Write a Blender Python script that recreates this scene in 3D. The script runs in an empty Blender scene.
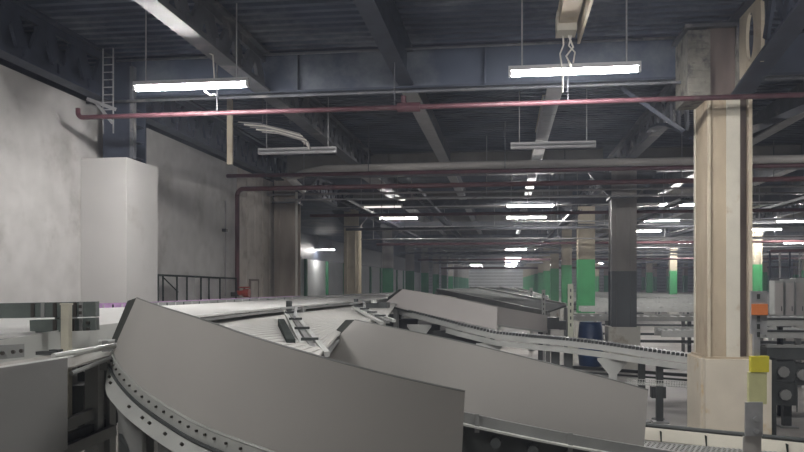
import bpy, math, random
from mathutils import Vector, Matrix
random.seed(7)
S = bpy.context.scene
COL = S.collection
CAMZ = 2.2                                   # camera height above the hall floor
FPX = 760.0; TH = math.atan(103/FPX); HY = 283.0
CS, SN = math.cos(TH), math.sin(TH)
# ---------------------------------------------------------------- camera, world, exposure
cam = bpy.data.cameras.new('camera'); camo = bpy.data.objects.new('camera', cam); COL.objects.link(camo)
camo.location = (0, 0, CAMZ); camo.rotation_euler = (math.pi/2, 0, TH)
cam.sensor_width = 36; cam.lens = FPX/804*36; cam.shift_y = (HY-226)/804; cam.clip_end = 400; cam.clip_start = .05
S.camera = camo
w = bpy.data.worlds.new('world'); S.world = w; w.use_nodes = True
w.node_tree.nodes['Background'].inputs[0].default_value = (.55, .62, .75, 1)
w.node_tree.nodes['Background'].inputs[1].default_value = .25
S.view_settings.view_transform = 'Standard'; S.view_settings.look = 'None'
S.view_settings.gamma = 1; S.view_settings.use_curve_mapping = False
S.view_settings.exposure = 0.08
LAMP_W = 55.0                                # watts of light per lit tube
TUBE_E = 230.0

# ---------------------------------------------------------------- pixel helpers: a sight line met with a real plane
def P(px, py, z):
    """point on the sight line at forward distance z"""
    u = (px-402)/FPX; v = (HY-py)/FPX
    return Vector(((u*CS-SN)*z, (CS+u*SN)*z, CAMZ+v*z))
def PH(px, py, h): return P(px, py, h*FPX/(HY-py))          # height h relative to the camera
def PY(px, py, d): return P(px, py, d/(CS+(px-402)/FPX*SN)) # depth plane Y = d
def PX(px, py, X): return P(px, py, X/((px-402)/FPX*CS-SN))

# ---------------------------------------------------------------- materials
MATS = {}
def mat(name, c, rough=.6, metal=0, var=.12, scale=6, bump=0, dirt=None, dirt_scale=1.5, dirt_lo=.55, dirt_hi=.7, stretch=(1,1,1), spec=.4):
    m = bpy.data.materials.new(name); m.use_nodes = True; nt = m.node_tree; b = nt.nodes['Principled BSDF']
    b.inputs['Roughness'].default_value = rough; b.inputs['Metallic'].default_value = metal
    b.inputs['Specular IOR Level'].default_value = spec
    tc = nt.nodes.new('ShaderNodeTexCoord'); mp = nt.nodes.new('ShaderNodeMapping')
    mp.inputs['Scale'].default_value = stretch
    geo = nt.nodes.new('ShaderNodeNewGeometry')
    nt.links.new(geo.outputs['Position'], mp.inputs['Vector'])
    n = nt.nodes.new('ShaderNodeTexNoise'); n.inputs['Scale'].default_value = scale; n.inputs['Detail'].default_value = 5
    nt.links.new(mp.outputs[0], n.inputs['Vector'])
    r = nt.nodes.new('ShaderNodeValToRGB')
    r.color_ramp.elements[0].position = .3; r.color_ramp.elements[1].position = .7
    r.color_ramp.elements[0].color = tuple(x*(1-var) for x in c)+(1,); r.color_ramp.elements[1].color = tuple(min(1, x*(1+var)) for x in c)+(1,)
    nt.links.new(n.outputs['Fac'], r.inputs[0]); out = r.outputs[0]
    if dirt:
        n2 = nt.nodes.new('ShaderNodeTexNoise'); n2.inputs['Scale'].default_value = dirt_scale; n2.inputs['Detail'].default_value = 8; n2.inputs['Roughness'].default_value = .65
        nt.links.new(mp.outputs[0], n2.inputs['Vector'])
        r2 = nt.nodes.new('ShaderNodeValToRGB'); r2.color_ramp.elements[0].position = dirt_lo; r2.color_ramp.elements[1].position = dirt_hi
        r2.color_ramp.elements[0].color = (0,0,0,1); r2.color_ramp.elements[1].color = (1,1,1,1)
        nt.links.new(n2.outputs['Fac'], r2.inputs[0])
        mx = nt.nodes.new('ShaderNodeMixRGB'); mx.inputs[2].default_value = dirt+(1,)
        nt.links.new(r2.outputs[0], mx.inputs[0]); nt.links.new(out, mx.inputs[1]); out = mx.outputs[0]
    nt.links.new(out, b.inputs['Base Color'])
    if bump:
        bp = nt.nodes.new('ShaderNodeBump'); bp.inputs['Strength'].default_value = bump; bp.inputs['Distance'].default_value = .02
        nt.links.new(n.outputs['Fac'], bp.inputs['Height']); nt.links.new(bp.outputs[0], b.inputs['Normal'])
    MATS[name] = m; return m
def emis(name, c, e):
    m = bpy.data.materials.new(name); m.use_nodes = True; b = m.node_tree.nodes['Principled BSDF']
    b.inputs['Base Color'].default_value = c+(1,); b.inputs['Emission Color'].default_value = c+(1,); b.inputs['Emission Strength'].default_value = e
    MATS[name] = m; return m
mat('plaster', (.48,.47,.46), .85, var=.09, scale=3.2, bump=.25, dirt=(.34,.325,.31), dirt_scale=1.1, dirt_lo=.54, dirt_hi=.72)
mat('plaster_box', (.50,.49,.48), .85, var=.04, scale=1.5, dirt=(.40,.385,.37), dirt_scale=1.4, dirt_lo=.6, dirt_hi=.8)
mat('plaster_beige', (.55,.505,.46), .85, var=.08, scale=2.5, dirt=(.33,.29,.25), dirt_scale=1.5, dirt_lo=.5, dirt_hi=.7)
mat('far_wall', (.50,.52,.53), .85, var=.06, scale=.8)
mat('navy_deck', (.058,.072,.105), .6, var=.25, scale=1.2, dirt=(.15,.165,.19), dirt_scale=.5, dirt_lo=.5, dirt_hi=.66)
mat('web_beige', (.25,.24,.22), .65, var=.15, scale=2)
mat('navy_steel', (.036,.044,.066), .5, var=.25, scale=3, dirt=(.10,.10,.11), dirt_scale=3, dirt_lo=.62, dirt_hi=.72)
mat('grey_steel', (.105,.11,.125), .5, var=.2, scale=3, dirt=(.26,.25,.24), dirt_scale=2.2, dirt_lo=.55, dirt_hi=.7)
mat('light_steel', (.36,.36,.37), .45, metal=.3, var=.12, scale=5, dirt=(.2,.19,.18), dirt_scale=6, dirt_lo=.6, dirt_hi=.7)
mat('galv', (.42,.43,.44), .4, metal=.6, var=.15, scale=9)
mat('red_pipe', (.105,.045,.055), .45, var=.2, scale=6, dirt=(.13,.08,.085), dirt_scale=5)
mat('dark_red', (.11,.045,.05), .45, var=.2, scale=6)
mat('valve_red', (.34,.05,.03), .4, var=.1)
mat('grey_pipe', (.30,.29,.29), .5, var=.15, scale=3)
mat('duct_grey', (.46,.44,.42), .6, var=.12, scale=2)
mat('cream', (.47,.415,.32), .75, var=.08, scale=4, dirt=(.38,.30,.21), dirt_scale=2.5, dirt_lo=.55, dirt_hi=.72, bump=.1)
mat('cream_light', (.54,.515,.44), .8, var=.06, scale=4, dirt=(.42,.34,.24), dirt_scale=3, dirt_lo=.58, dirt_hi=.72, bump=.15)
mat('tan', (.40,.335,.245), .7, var=.1, scale=5, dirt=(.25,.18,.13), dirt_scale=3.5, dirt_lo=.55, dirt_hi=.7, stretch=(1,1,.4))
mat('brown_steel', (.17,.135,.12), .6, var=.15, scale=5, stretch=(1,1,.3))
mat('capital_paint', (.20,.19,.165), .7, var=.25, scale=7, dirt=(.08,.075,.075), dirt_scale=5, dirt_lo=.5, dirt_hi=.64, bump=.3)
mat('col_grey', (.27,.255,.24), .55, var=.15, scale=3, stretch=(1,1,.3))
mat('col_brown', (.33,.29,.25), .7, var=.2, scale=3, stretch=(1,1,.3))
mat('col_slate', (.085,.095,.10), .5, var=.12, scale=3, stretch=(1,1,.3))
mat('col_cream', (.38,.335,.255), .7, var=.1, scale=3, dirt=(.3,.26,.2), dirt_scale=2)
mat('green_paint', (.055,.30,.11), .45, var=.1, scale=2)
mat('green_dark', (.025,.17,.075), .45, var=.1, scale=2)
mat('plinth_white', (.55,.54,.49), .8, var=.08, scale=3, dirt=(.36,.32,.25), dirt_scale=3)
mat('plinth_old', (.54,.495,.41), .8, var=.06, scale=3, dirt=(.45,.32,.15), dirt_scale=2.6, dirt_lo=.56, dirt_hi=.7, bump=.12)
mat('guard', (.335,.325,.305), .5, var=.035, scale=1.3, spec=.35)
mat('guard_edge', (.13,.135,.13), .5, var=.08, scale=3)
mat('guard_light', (.50,.475,.46), .5, var=.04, scale=1.5)
mat('rim', (.40,.41,.39), .4, metal=.2, var=.08, scale=4)
mat('frame_white', (.43,.44,.425), .45, var=.08, scale=4)
mat('frame_grey', (.20,.205,.20), .45, metal=.2, var=.1, scale=4)
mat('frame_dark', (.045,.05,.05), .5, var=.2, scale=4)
mat('panel_grey', (.17,.17,.165), .5, var=.07, scale=2)
mat('rail_rubber', (.07,.085,.078), .5, var=.25, scale=8)
mat('flange_shade', (.06,.065,.06), .9, var=.1, spec=.05)  # return flange: colour darkened to stand for the side turned from the lamps
mat('rubber', (.03,.037,.034), .95, var=.3, scale=8, spec=.05)
mat('belt_white', (.58,.58,.565), .4, var=.05, scale=4)
mat('slat_white', (.40,.395,.375), .6, var=.05, scale=2)
mat('belt_grey', (.11,.115,.11), .9, var=.08, scale=2, spec=.1)
mat('purple', (.36,.22,.40), .5, var=.25, scale=12)
mat('bolt_dark', (.05,.045,.04), .4, metal=.5)
mat('floor_concrete', (.28,.265,.245), .55, var=.15, scale=.9, bump=.05, dirt=(.16,.15,.14), dirt_scale=.6, dirt_lo=.5, dirt_hi=.7)
mat('drum_blue', (.02,.055,.15), .35, var=.15, scale=4)
mat('orange_tape', (.62,.20,.07), .5, var=.12, scale=10)
mat('yellow_tape', (.58,.52,.05), .5, var=.12, scale=9)
mat('pale_yellow', (.50,.50,.27), .5, var=.12, scale=6)
mat('pale_post', (.50,.52,.42), .5)
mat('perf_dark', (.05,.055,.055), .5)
mat('white_cable', (.65,.63,.58), .5, var=.05)
mat('beige_post', (.36,.345,.28), .5, var=.1, scale=5)
mat('lamp_body', (.45,.45,.46), .4, var=.05)
emis('tube_lit', (1,.97,.95), TUBE_E)
emis('tube_dim', (1,.93,.88), 1.1)
mat('tube_off', (.5,.5,.52), .25, var=.02)

# ---------------------------------------------------------------- mesh builder
class MB:
    def __init__(s): s.v = []; s.f = []
    def add(s, vs, fs):
        n = len(s.v); s.v += [Vector(v) for v in vs]; s.f += [tuple(i+n for i in f) for f in fs]; return s
    def box(s, c, d, rz=0):
        x, y, z = d[0]/2, d[1]/2, d[2]/2; R = Matrix.Rotation(rz, 3, 'Z'); c = Vector(c)
        vs = [c+R@Vector(p) for p in ((-x,-y,-z),(x,-y,-z),(x,y,-z),(-x,y,-z),(-x,-y,z),(x,-y,z),(x,y,z),(-x,y,z))]
        return s.add(vs, [(0,3,2,1),(4,5,6,7),(0,1,5,4),(1,2,6,5),(2,3,7,6),(3,0,4,7)])
    def bb(s, a, b):   # box from corner to corner
        return s.box([(a[i]+b[i])/2 for i in range(3)], [abs(b[i]-a[i]) for i in range(3)])
    def bar(s, a, b, w_, h_, up=(0,0,1)):
        a = Vector(a); b = Vector(b); t = (b-a).normalized(); up = Vector(up)
        if abs(t.dot(up)) > .98: up = Vector((1,0,0))
        sd = t.cross(up).normalized(); u = sd.cross(t).normalized()
        o = [(-1,-1),(1,-1),(1,1),(-1,1)]
        vs = [p+sd*(i*w_/2)+u*(j*h_/2) for p in (a,b) for i,j in o]
        return s.add(vs, [(0,1,2,3),(7,6,5,4),(0,4,5,1),(1,5,6,2),(2,6,7,3),(3,7,4,0)])
    def tube(s, pts, r, n=8, cap=True):
        pts = [Vector(p) for p in pts]; vs = []; fs = []; prev = None
        for i, p in enumerate(pts):
            t = (pts[min(i+1,len(pts)-1)]-pts[max(i-1,0)]).normalized()
            if prev is None:
                up = Vector((0,0,1)) if abs(t.z) < .9 else Vector((1,0,0)); a = t.cross(up).normalized()
            else: a = (prev-t*prev.dot(t)).normalized()
            prev = a; b = t.cross(a)
            rr = r[i] if isinstance(r, (list,tuple)) else r
            vs += [p+a*(rr*math.cos(2*math.pi*k/n))+b*(rr*math.sin(2*math.pi*k/n)) for k in range(n)]
        for i in range(len(pts)-1):
            for k in range(n): fs.append((i*n+k, i*n+(k+1)%n, (i+1)*n+(k+1)%n, (i+1)*n+k))
        if cap: fs.append(tuple(range(n))[::-1]); fs.append(tuple((len(pts)-1)*n+k for k in range(n)))
        return s.add(vs, fs)
    def strip(s, A, B, th, nrm=None):
        """plate between two polylines, given a thickness"""
        A = [Vector(a) for a in A]; B = [Vector(b) for b in B]; n = len(A); vs = []; fs = []
        for i in range(n):
            t = A[min(i+1,n-1)]-A[max(i-1,0)]; N = Vector(nrm).normalized() if nrm else t.cross(B[i]-A[i]).normalized()
            vs += [A[i]+N*th/2, B[i]+N*th/2, B[i]-N*th/2, A[i]-N*th/2]
        for i in range(n-1):
            for k in range(4): fs.append((4*i+k, 4*i+(k+1)%4, 4*i+4+(k+1)%4, 4*i+4+k))
        fs.append((3,2,1,0)); m = 4*(n-1); fs.append((m,m+1,m+2,m+3))
        return s.add(vs, fs)
    def prism(s, poly, axis, a, b):
        """2D outline extruded along axis 'X' (poly in YZ) or 'Y' (poly in XZ)"""
        n = len(poly)
        f = (lambda t,p: (t,p[0],p[1])) if axis == 'X' else ((lambda t,p: (p[0],t,p[1])) if axis == 'Y' else (lambda t,p: (p[0],p[1],t)))
        vs = [f(a,p) for p in poly]+[f(b,p) for p in poly]
        fs = [tuple(range(n)), tuple(range(n,2*n))[::-1]]+[(i, i+n, (i+1)%n+n, (i+1)%n) for i in range(n)]
        return s.add(vs, fs)
def wloc(o):
    l = Vector((0,0,0))
    while o is not None: l += o.location; o = o.parent
    return l
def ob(name, mb, m, parent=None, smooth=False, kind=None, label=None, base=None):
    off = wloc(parent) if parent else Vector((0,0,0))
    if base is not None: off = off+Vector(base)
    me = bpy.data.meshes.new(name); me.from_pydata([tuple(v-off) for v in mb.v], [], mb.f); me.validate()
    me.materials.append(MATS[m])
    if smooth: me.polygons.foreach_set('use_smooth', [len(p.vertices) == 4 for p in me.polygons])
    bm = __import__('bmesh').new(); bm.from_mesh(me); __import__('bmesh').ops.recalc_face_normals(bm, faces=bm.faces); bm.to_mesh(me); bm.free()
    o = bpy.data.objects.new(name, me); COL.objects.link(o)
    if base is not None: o.location = base
    if parent: o.parent = parent
    if kind: o['kind'] = kind
    if label: o['label'] = label
    return o
def tag(o, label, cat, group=None, kind=None):
    o['label'] = label; o['category'] = cat
    if group: o['group'] = group
    if kind: o['kind'] = kind
    return o
def thing(name, loc, label, cat, group=None):
    o = bpy.data.objects.new(name, None); o.empty_display_size = .1; COL.objects.link(o); o.location = loc
    return tag(o, label, cat, group)
def dup(root, loc, label=None, parent=None):
    r = root.copy(); COL.objects.link(r)
    if parent: r.parent = parent
    if loc is not None: r.location = loc
    if label: r['label'] = label
    for ch in list(root.children): dup_child(ch, r)
    return r
def dup_child(ch, par):
    c = ch.copy(); COL.objects.link(c); c.parent = par
    for g in list(ch.children): dup_child(g, c)
def struct(name, mb, m, parent=None, smooth=False):
    o = ob(name, mb, m, parent, smooth)
    if parent is None: o['kind'] = 'structure'
    return o
ORD = ['nearest','second','third','fourth','fifth','sixth','seventh','eighth','ninth','tenth','eleventh','twelfth','thirteenth','fourteenth']
Z = lambda h: CAMZ+h

# ================================================================ SETTING
XW = -6.29; YB = -7; YE = 126; XR = 40; DECK = 3.5; D1 = 11.2; BAY = 9.0
XL, XC = -5.9, 2.87
struct('floor', MB().bb((-17,YB,-.2),(XR,YE,0)), 'floor_concrete')
# corrugated deck: ribs run across the hall
def deck(x0, x1, y0, y1):
    b = MB(); p = .22; n = int((y1-y0)/p); prof = []
    for i in range(n):
        y = y0+i*p
        prof += [(y,0),(y+.09,0),(y+.11,.055),(y+.20,.055)]
    prof.append((y0+n*p,0))
    vs = []; fs = []
    for (y,z) in prof: vs += [(x0,y,Z(DECK)+z),(x1,y,Z(DECK)+z)]
    for i in range(len(prof)-1): fs.append((2*i,2*i+1,2*i+3,2*i+2))
    b.add(vs, fs); b.bb((x0,y0,Z(DECK)+.07),(x1,y1,Z(DECK)+.2)); return b
struct('ceiling', deck(-17, XR, YB, YE), 'navy_deck')
# left wall with openings of its own: near run, board run beyond it
struct('wall_left', MB().bb((XW-.3,YB,0),(XW,17.3,Z(2.75))), 'plaster')
wlu = struct('wall_left_upper', MB().bb((XW-.45,YB,Z(2.75)),(XW-.35,20.6,Z(DECK)+.06)), 'navy_steel')
o = struct('wall_left_panelled', MB().bb((XW-.3,17.3,0),(XW,20.6,Z(2.75))), 'plaster_beige')
for i in range(5):
    ob('joint_batten', MB().bb((XW,17.35+i*.62,0),(XW+.015,17.40+i*.62,Z(2.74))), 'plaster_beige', o)
for h in (.55, 1.35): ob('joint_batten', MB().bb((XW,17.3,Z(h)),(XW+.012,20.2,Z(h)+.035)), 'plaster_beige', o)
dr = MB().bb((XW,18.2,Z(-.75)),(XW+.03,18.75,Z(.05)))
dd = ob('access_hatch', dr, 'plaster_beige', o)
ob('hatch_frame', MB().bb((XW,18.14,Z(-.8)),(XW+.045,18.2,Z(.1))).bb((XW,18.75,Z(-.8)),(XW+.045,18.81,Z(.1))).bb((XW,18.2,Z(.05)),(XW+.045,18.75,Z(.1))), 'brown_steel', o)
# boxed pilaster round the foot of the first left column
struct('wall_left_pilaster', MB().bb((XW+.002,10.62,0),(-5.56,11.63,Z(1.865))), 'plaster_box')
struct('wall_return', MB().bb((-17,20.6,0),(XW,20.9,Z(DECK))), 'far_wall')
fw = struct('wall_far_left', MB().bb((-14.3,20.9,0),(-14,YE,Z(1.7))), 'far_wall')
struct('wall_far_left_upper', MB().bb((-14.3,20.9,Z(1.7)),(-14,YE,Z(DECK))), 'navy_steel')
for i in range(14): ob('wall_post', MB().bb((-14,26+i*6.5,0),(-13.8,26.3+i*6.5,Z(1.7))), 'green_dark', fw)
we = struct('wall_end', MB().bb((-17,YE,0),(XR,YE+.3,Z(DECK))), 'far_wall')
for i in range(10): ob('wall_rail', MB().bb((-14,YE-.12,Z(-1.9)+i*.5),(XR,YE,Z(-1.82)+i*.5)), 'grey_steel' if i%3 else 'navy_steel', we)
struct('wall_right', MB().bb((XR,YB,0),(XR+.3,YE,Z(DECK))), 'far_wall')
struct('wall_back', MB().bb((-17,YB-.3,0),(XR,YB,Z(DECK))), 'far_wall')

# ================================================================ COLUMNS
def column(x, y, hw, style, label, plinth=True, group='steel columns of the hall'):
    t = thing('steel_column', (x,y,0), label, 'column', group)
    zt = Z(2.85)
    def shaft(z0, z1):
        b = MB()
        # H section: two flanges across the hall, web between, thin side plates
        b.bb((x-hw,y-hw,z0),(x+hw,y-hw+.03,z1)).bb((x-hw,y+hw-.03,z0),(x+hw,y+hw,z1)).bb((x-.03,y-hw+.02,z0),(x+.03,y+hw-.02,z1))
        b.bb((x-hw*.62,y-hw-.02,z0),(x-hw*.5,y-hw,z1)).bb((x+hw*.5,y-hw-.02,z0),(x+hw*.62,y-hw,z1))
        b.bb((x-hw*.9,y-hw*.8,z0),(x-hw*.8,y+hw*.8,z1))
        return b
    up, lo, h = {'green':('col_cream','green_paint',.88),'grey':('col_grey','col_slate',.3),'cream':('col_cream','col_cream',0),
                 'greyg':('col_grey','green_dark',.75),'brown':('col_brown','col_brown',0)}[style]
    zs = Z(h)
    ob('upper_shaft', shaft(zs, zt), up, t); ob('painted_shaft', shaft(.0, zs), lo, t)
    cp = MB(); cp.prism([(x-hw,Z(2.2)),(x+hw,Z(2.2)),(x+hw+.55,zt),(x-hw-.55,zt)], 'Y', y-.09, y+.09)
    cp.bb((x-hw-.05,y-hw-.05,Z(2.15)),(x+hw+.05,y+hw+.05,Z(2.2)))
    ob('haunch_bracket', cp, 'grey_steel', t)
    if plinth: ob('plinth', MB().bb((x-hw-.08,y-hw-.06,0),(x+hw+.08,y+hw+.06,Z(-1.12))), 'plinth_white', t)
    return t
rows = [(XL,'row along the left wall'),(XC,'middle row'),(11.84,'row right of the middle'),(20.8,'fourth row to the right'),(29.8,'far right row')]
for ri,(x,rn) in enumerate(rows):
    for k in range(13):
        y = D1+BAY*k
        if ri == 1 and k == 0 or ri == 0 and k == 0: continue
        if ri == 2 and k < 1 or ri == 3 and k < 2 or ri == 4 and k < 4: continue
        st = 'green'
        if ri == 0: st = {1:'brown',2:'cream'}.get(k, 'greyg')
        if ri == 1: st = {1:'grey'}.get(k, 'green')
        desc = {'green':'green and cream','grey':'two-tone grey','cream':'all-cream','greyg':'dark green and grey','brown':'weathered beige-brown'}[st]
        column(x+(.13 if ri == 1 else 0), y, (.31 if k < 3 else .24) if ri else (.29 if k < 3 else .25), st, f'{desc} steel column, {ORD[k]} back in the {rn}' if k < 8 or ri == 1 else f'{desc} steel column far back in the {rn}')
# first left column, dark steel above the boxed pilaster
t = thing('steel_column', (XL,D1,Z(1.87)), 'dark navy steel column rising from the boxed white pilaster', 'column', 'steel columns of the hall')
b = MB().bb((XL-.22,D1-.25,Z(1.866)),(XL+.24,D1-.21,Z(3.45))).bb((XL-.22,D1+.21,Z(1.866)),(XL+.24,D1+.25,Z(3.45))).bb((XL-.02,D1-.22,Z(1.866)),(XL+.02,D1+.22,Z(3.45)))
ob('shaft', b, 'navy_steel', t)
b = MB()
for i in range(6): b.bb((XL-.2,D1-.24,Z(1.95)+i*.25),(XL+.22,D1-.22+.44,Z(1.96)+i*.25))
ob('stiffener', b, 'navy_steel', t)
ob('edge_plate', MB().bb((XL+.24,D1-.3,Z(1.9)),(XL+.3,D1-.2,Z(3.3))), 'grey_steel', t)
# first middle column: the big cream one
x, y = XC, D1-.45; x0, x1, y0, y1 = x-.24, x+.30, y-.33, y+.33
t = thing('concrete_encased_column', (x,y,0), 'big cream plastered column on a stained white plinth at right', 'column')
ob('core', MB().bb((x0+.02,y0+.06,Z(-1.0)),(x1-.16,y1-.02,Z(2.45))), 'tan', t)
ob('plaster_facing', MB().bb((x0+.24,y0+.0,Z(-1.0)),(x1-.13,y0+.07,Z(2.45))), 'cream_light', t)
ob('flange', MB().bb((x0-.0,y0,Z(-1.0)),(x0+.035,y1,Z(2.45))), 'tan', t)
ob('rear_flange_edge', MB().bb((x0-.015,y1-.05,Z(-1.0)),(x0,y1,Z(2.45))), 'cream_light', t)
ob('flange', MB().bb((x1-.02,y0-.01,Z(-1.0)),(x1+.02,y1,Z(2.45))), 'cream', t)
ob('recess_web', MB().bb((x1-.14,y0+.12,Z(-1.0)),(x1-.02,y1-.05,Z(2.45))), 'brown_steel', t)
ob('front_strip', MB().bb((x0+.0,y0-.012,Z(-1.0)),(x0+.04,y0,Z(2.45))), 'cream', t)
ob('front_panel', MB().bb((x0+.04,y0+.015,Z(-1.0)),(x0+.24,y0+.06,Z(2.45))), 'tan', t)
b = MB().bb((x0-.05,y0-.12,0),(x1+.22,y1+.1,Z(-.99)))
ob('plinth', b, 'plinth_old', t)
ob('plinth_pier', MB().bb((x0-.08,y0+.02,0),(x0-.05,y1+.1,Z(-1.0))), 'plinth_old', t)
ob('base_plate', MB().bb((x0-.04,y0-.04,Z(-.99)),(x1+.06,y1+.04,Z(-.965))), 'tan', t)
# capital
c0, c1 = x-.50, x+.36
cap = ob('capital', MB().bb((c0+.26,y0-.02,Z(2.45)),(c1-.24,y1,Z(3.36))), 'brown_steel', t)
ob('capital_side_plate', MB().bb((c0,y0-.08,Z(2.42)),(c0+.28,y1,Z(3.3))), 'capital_paint', t)
ob('capital_side_plate', MB().bb((c1-.26,y0-.08,Z(2.42)),(c1-.12,y1,Z(3.36))), 'capital_paint', t)
for i in range(9): ob('weld_seam', MB().bb((c0-.005,y0-.095,Z(2.5)+i*.09),(c0+.25,y0-.08,Z(2.518)+i*.09)), 'capital_paint', cap)
ob('cap_plate', MB().bb((c0-.04,y0-.12,Z(3.33)),(c1-.1,y1+.05,Z(3.37))), 'grey_steel', t)

# ================================================================ ROOF STEEL
def lattice(L, H, n, name, label, cat, cm, wm, fw_=.22, stuff=False, plate=.2):
    """girder along +Y from the origin, bottom at z=0"""
    t = thing(name, (0,0,0), label, cat, 'lattice girders along the hall')
    ob('bottom_chord', MB().bb((-fw_/2,0,0),(fw_/2,L,.035)).bb((-.03,0,.03),(.03,L,.15)), cm, t)
    ob('top_chord', MB().bb((-fw_/2,0,H-.035),(fw_/2,L,H)).bb((-.03,0,H-.14),(.03,L,H-.03)), cm, t)
    p = L/n; allb = MB()
    proto = {}
    for i in range(n):
        a, c, d = i*p, i*p+p/2, (i+1)*p
        for kk,(s_, e_) in enumerate(((Vector((0,a+.08,.1)),Vector((0,c-.04,H-.1))),(Vector((0,c+.04,H-.1)),Vector((0,d-.08,.1))))):
            if stuff: allb.bar(s_, e_, plate, .05, up=(1,0,0)); continue
            if kk in proto:
                q = proto[kk].copy(); COL.objects.link(q); q.parent = t; q.location = (0,a,0)
            else: proto[kk] = ob('diagonal', MB().bar(s_, e_, plate, .05, up=(1,0,0)), wm, t)
        if not stuff and i:
            if 'v' in proto: q = proto['v'].copy(); COL.objects.link(q); q.parent = t; q.location = (0,a,0)
            else: proto['v'] = ob('gusset', MB().bb((-.06,-.16,.04),(.06,.16,.2)), wm, t); proto['v'].location = (0,a,0)
    if stuff: ob('web', allb, wm, t, kind='stuff')
    return t
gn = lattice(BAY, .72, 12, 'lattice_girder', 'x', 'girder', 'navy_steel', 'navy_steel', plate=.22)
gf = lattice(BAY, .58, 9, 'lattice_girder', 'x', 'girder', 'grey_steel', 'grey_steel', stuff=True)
used = {}
def place(proto, x, y, z, label):
    k = proto.name
    if k not in used: used[k] = 1; proto.location = (x,y,z); proto['label'] = label; return proto
    return dup(proto, (x,y,z), label)
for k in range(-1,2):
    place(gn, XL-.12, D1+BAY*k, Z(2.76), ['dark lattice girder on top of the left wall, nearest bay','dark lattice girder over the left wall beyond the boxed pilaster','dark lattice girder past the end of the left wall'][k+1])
for k in range(2,12): place(gf, XL, D1+BAY*k, Z(2.88), f'grey lattice girder over the left column row, {ORD[k-2]} bay past the wall')
for k in range(0,12): place(gf, XC, D1+BAY*k, Z(2.85), f'grey lattice girder over the middle column row, {ORD[k]} bay behind the big cream column')
for ri in (2,3):
    for k in range(2 if ri==2 else 3,12): place(gf, rows[ri][0], D1+BAY*k, Z(2.88), f'grey lattice girder over the {rows[ri][1]}, {ORD[k]} bay back')
# truss at X=-3.65 and its mid-line grey underside
gm = lattice(BAY, .6, 10, 'secondary_lattice_girder', 'x', 'girder', 'grey_steel', 'grey_steel', fw_=.24, plate=.24)
place(gm, -3.62, D1-.1-BAY, Z(2.87), 'grey lattice girder crossing top left above the lit tube, wide bottom flange')
place(gm, -3.62, D1+.1, Z(2.87), 'grey lattice girder in the second bay, left of centre')
# rolled beams
def ibeam(L):
    t = thing('rolled_beam', (0,0,0), 'x', 'beam', 'rolled steel beams along the hall')
    ob('bottom_flange', MB().bb((-.11,0,0),(.11,L,.03)), 'navy_steel', t); ob('top_flange', MB().bb((-.11,0,.5),(.11,L,.53)), 'navy_steel', t)
    ob('web', MB().bb((-.015,0,.02),(.015,L,.51)), 'navy_steel', t); return t
ib = ibeam(BAY-.1)
def ibeam2(L):
    t = thing('rolled_beam', (0,0,0), 'x', 'beam', 'rolled steel beams along the hall')
    ob('bottom_flange', MB().bb((-.12,0,0),(.12,L,.03)), 'light_steel', t); ob('web', MB().bb((-.015,0,.02),(.015,L,.55)), 'grey_steel', t); return t
ib2 = ibeam2(BAY-.1)
for k in range(-1,8):
    for j,x in enumerate((-1.45, .75, 5.1, 7.35, 9.6)):
        if k == -1 and j == 1: continue
        if j > 1 and k < 0: continue
        bayn = 'bay above the camera side' if k < 0 else f'{ORD[k]} bay behind the cross girder'
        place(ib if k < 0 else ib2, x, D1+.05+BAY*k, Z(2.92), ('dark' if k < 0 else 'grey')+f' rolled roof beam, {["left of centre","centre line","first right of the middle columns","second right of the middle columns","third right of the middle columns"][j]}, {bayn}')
    if k > 0: place(ib2, -3.62, D1+.05+BAY*k, Z(2.92), f'grey rolled roof beam two left of centre, {ORD[k]} bay behind the cross girder')
# plate cross girders
def cross(x0, x1, m1, m2, lab):
    t = thing('cross_girder', (0,0,0), lab, 'girder', 'plate girders across the hall')
    ob('web', MB().bb((x0,-.02,.03),(x1,.02,.6)), m1, t); ob('bottom_flange', MB().bb((x0,-.14,0),(x1,.14,.03)), m2, t)
    ob('top_flange', MB().bb((x0,-.12,.6),(x1,.12,.63)), m2, t)
    n = int((x1-x0)/2.2); pr = None
    for i in range(1,n):
        xx = x0+i*(x1-x0)/n
        if pr is None: pr = ob('stiffener', MB().bb((-.01,-.12,.03),(.01,-.02,.6)), m1, t); pr.location = (xx,0,0)
        else: q = pr.copy(); COL.objects.link(q); q.parent = t; q.location = (xx,0,0)
    return t
for k in range(0,13):
    for j,(a,c) in enumerate(((XL,XC-.35),(XC+.35,11.84),(11.84,20.8),(20.8,29.8))):
        if j > 1 and k < 1 or j > 2 and k < 2: continue
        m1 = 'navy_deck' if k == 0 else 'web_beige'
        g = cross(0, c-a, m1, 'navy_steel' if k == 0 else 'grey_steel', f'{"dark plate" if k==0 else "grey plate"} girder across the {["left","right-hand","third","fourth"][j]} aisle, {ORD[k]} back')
        g.location = (a, D1+BAY*k, Z(2.86))
        if k == 0 and j == 0:
            pass
# mid-bay cross beams and hangers beyond the first bay
for k in range(2,9):
    y = D1+BAY*k-4.5+.4
    t = thing('cross_beam', (XL+.3,y,Z(2.55)), f'slim grey cross beam mid-way along the {ORD[k]} bay', 'beam', 'slim cross beams')
    ob('web', MB().bb((XL+.3,y-.02,Z(2.55)),(XR-8,y+.02,Z(2.75))), 'grey_steel', t)
    ob('flange', MB().bb((XL+.3,y-.08,Z(2.53)),(XR-8,y+.08,Z(2.55))), 'light_steel', t)
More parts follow.
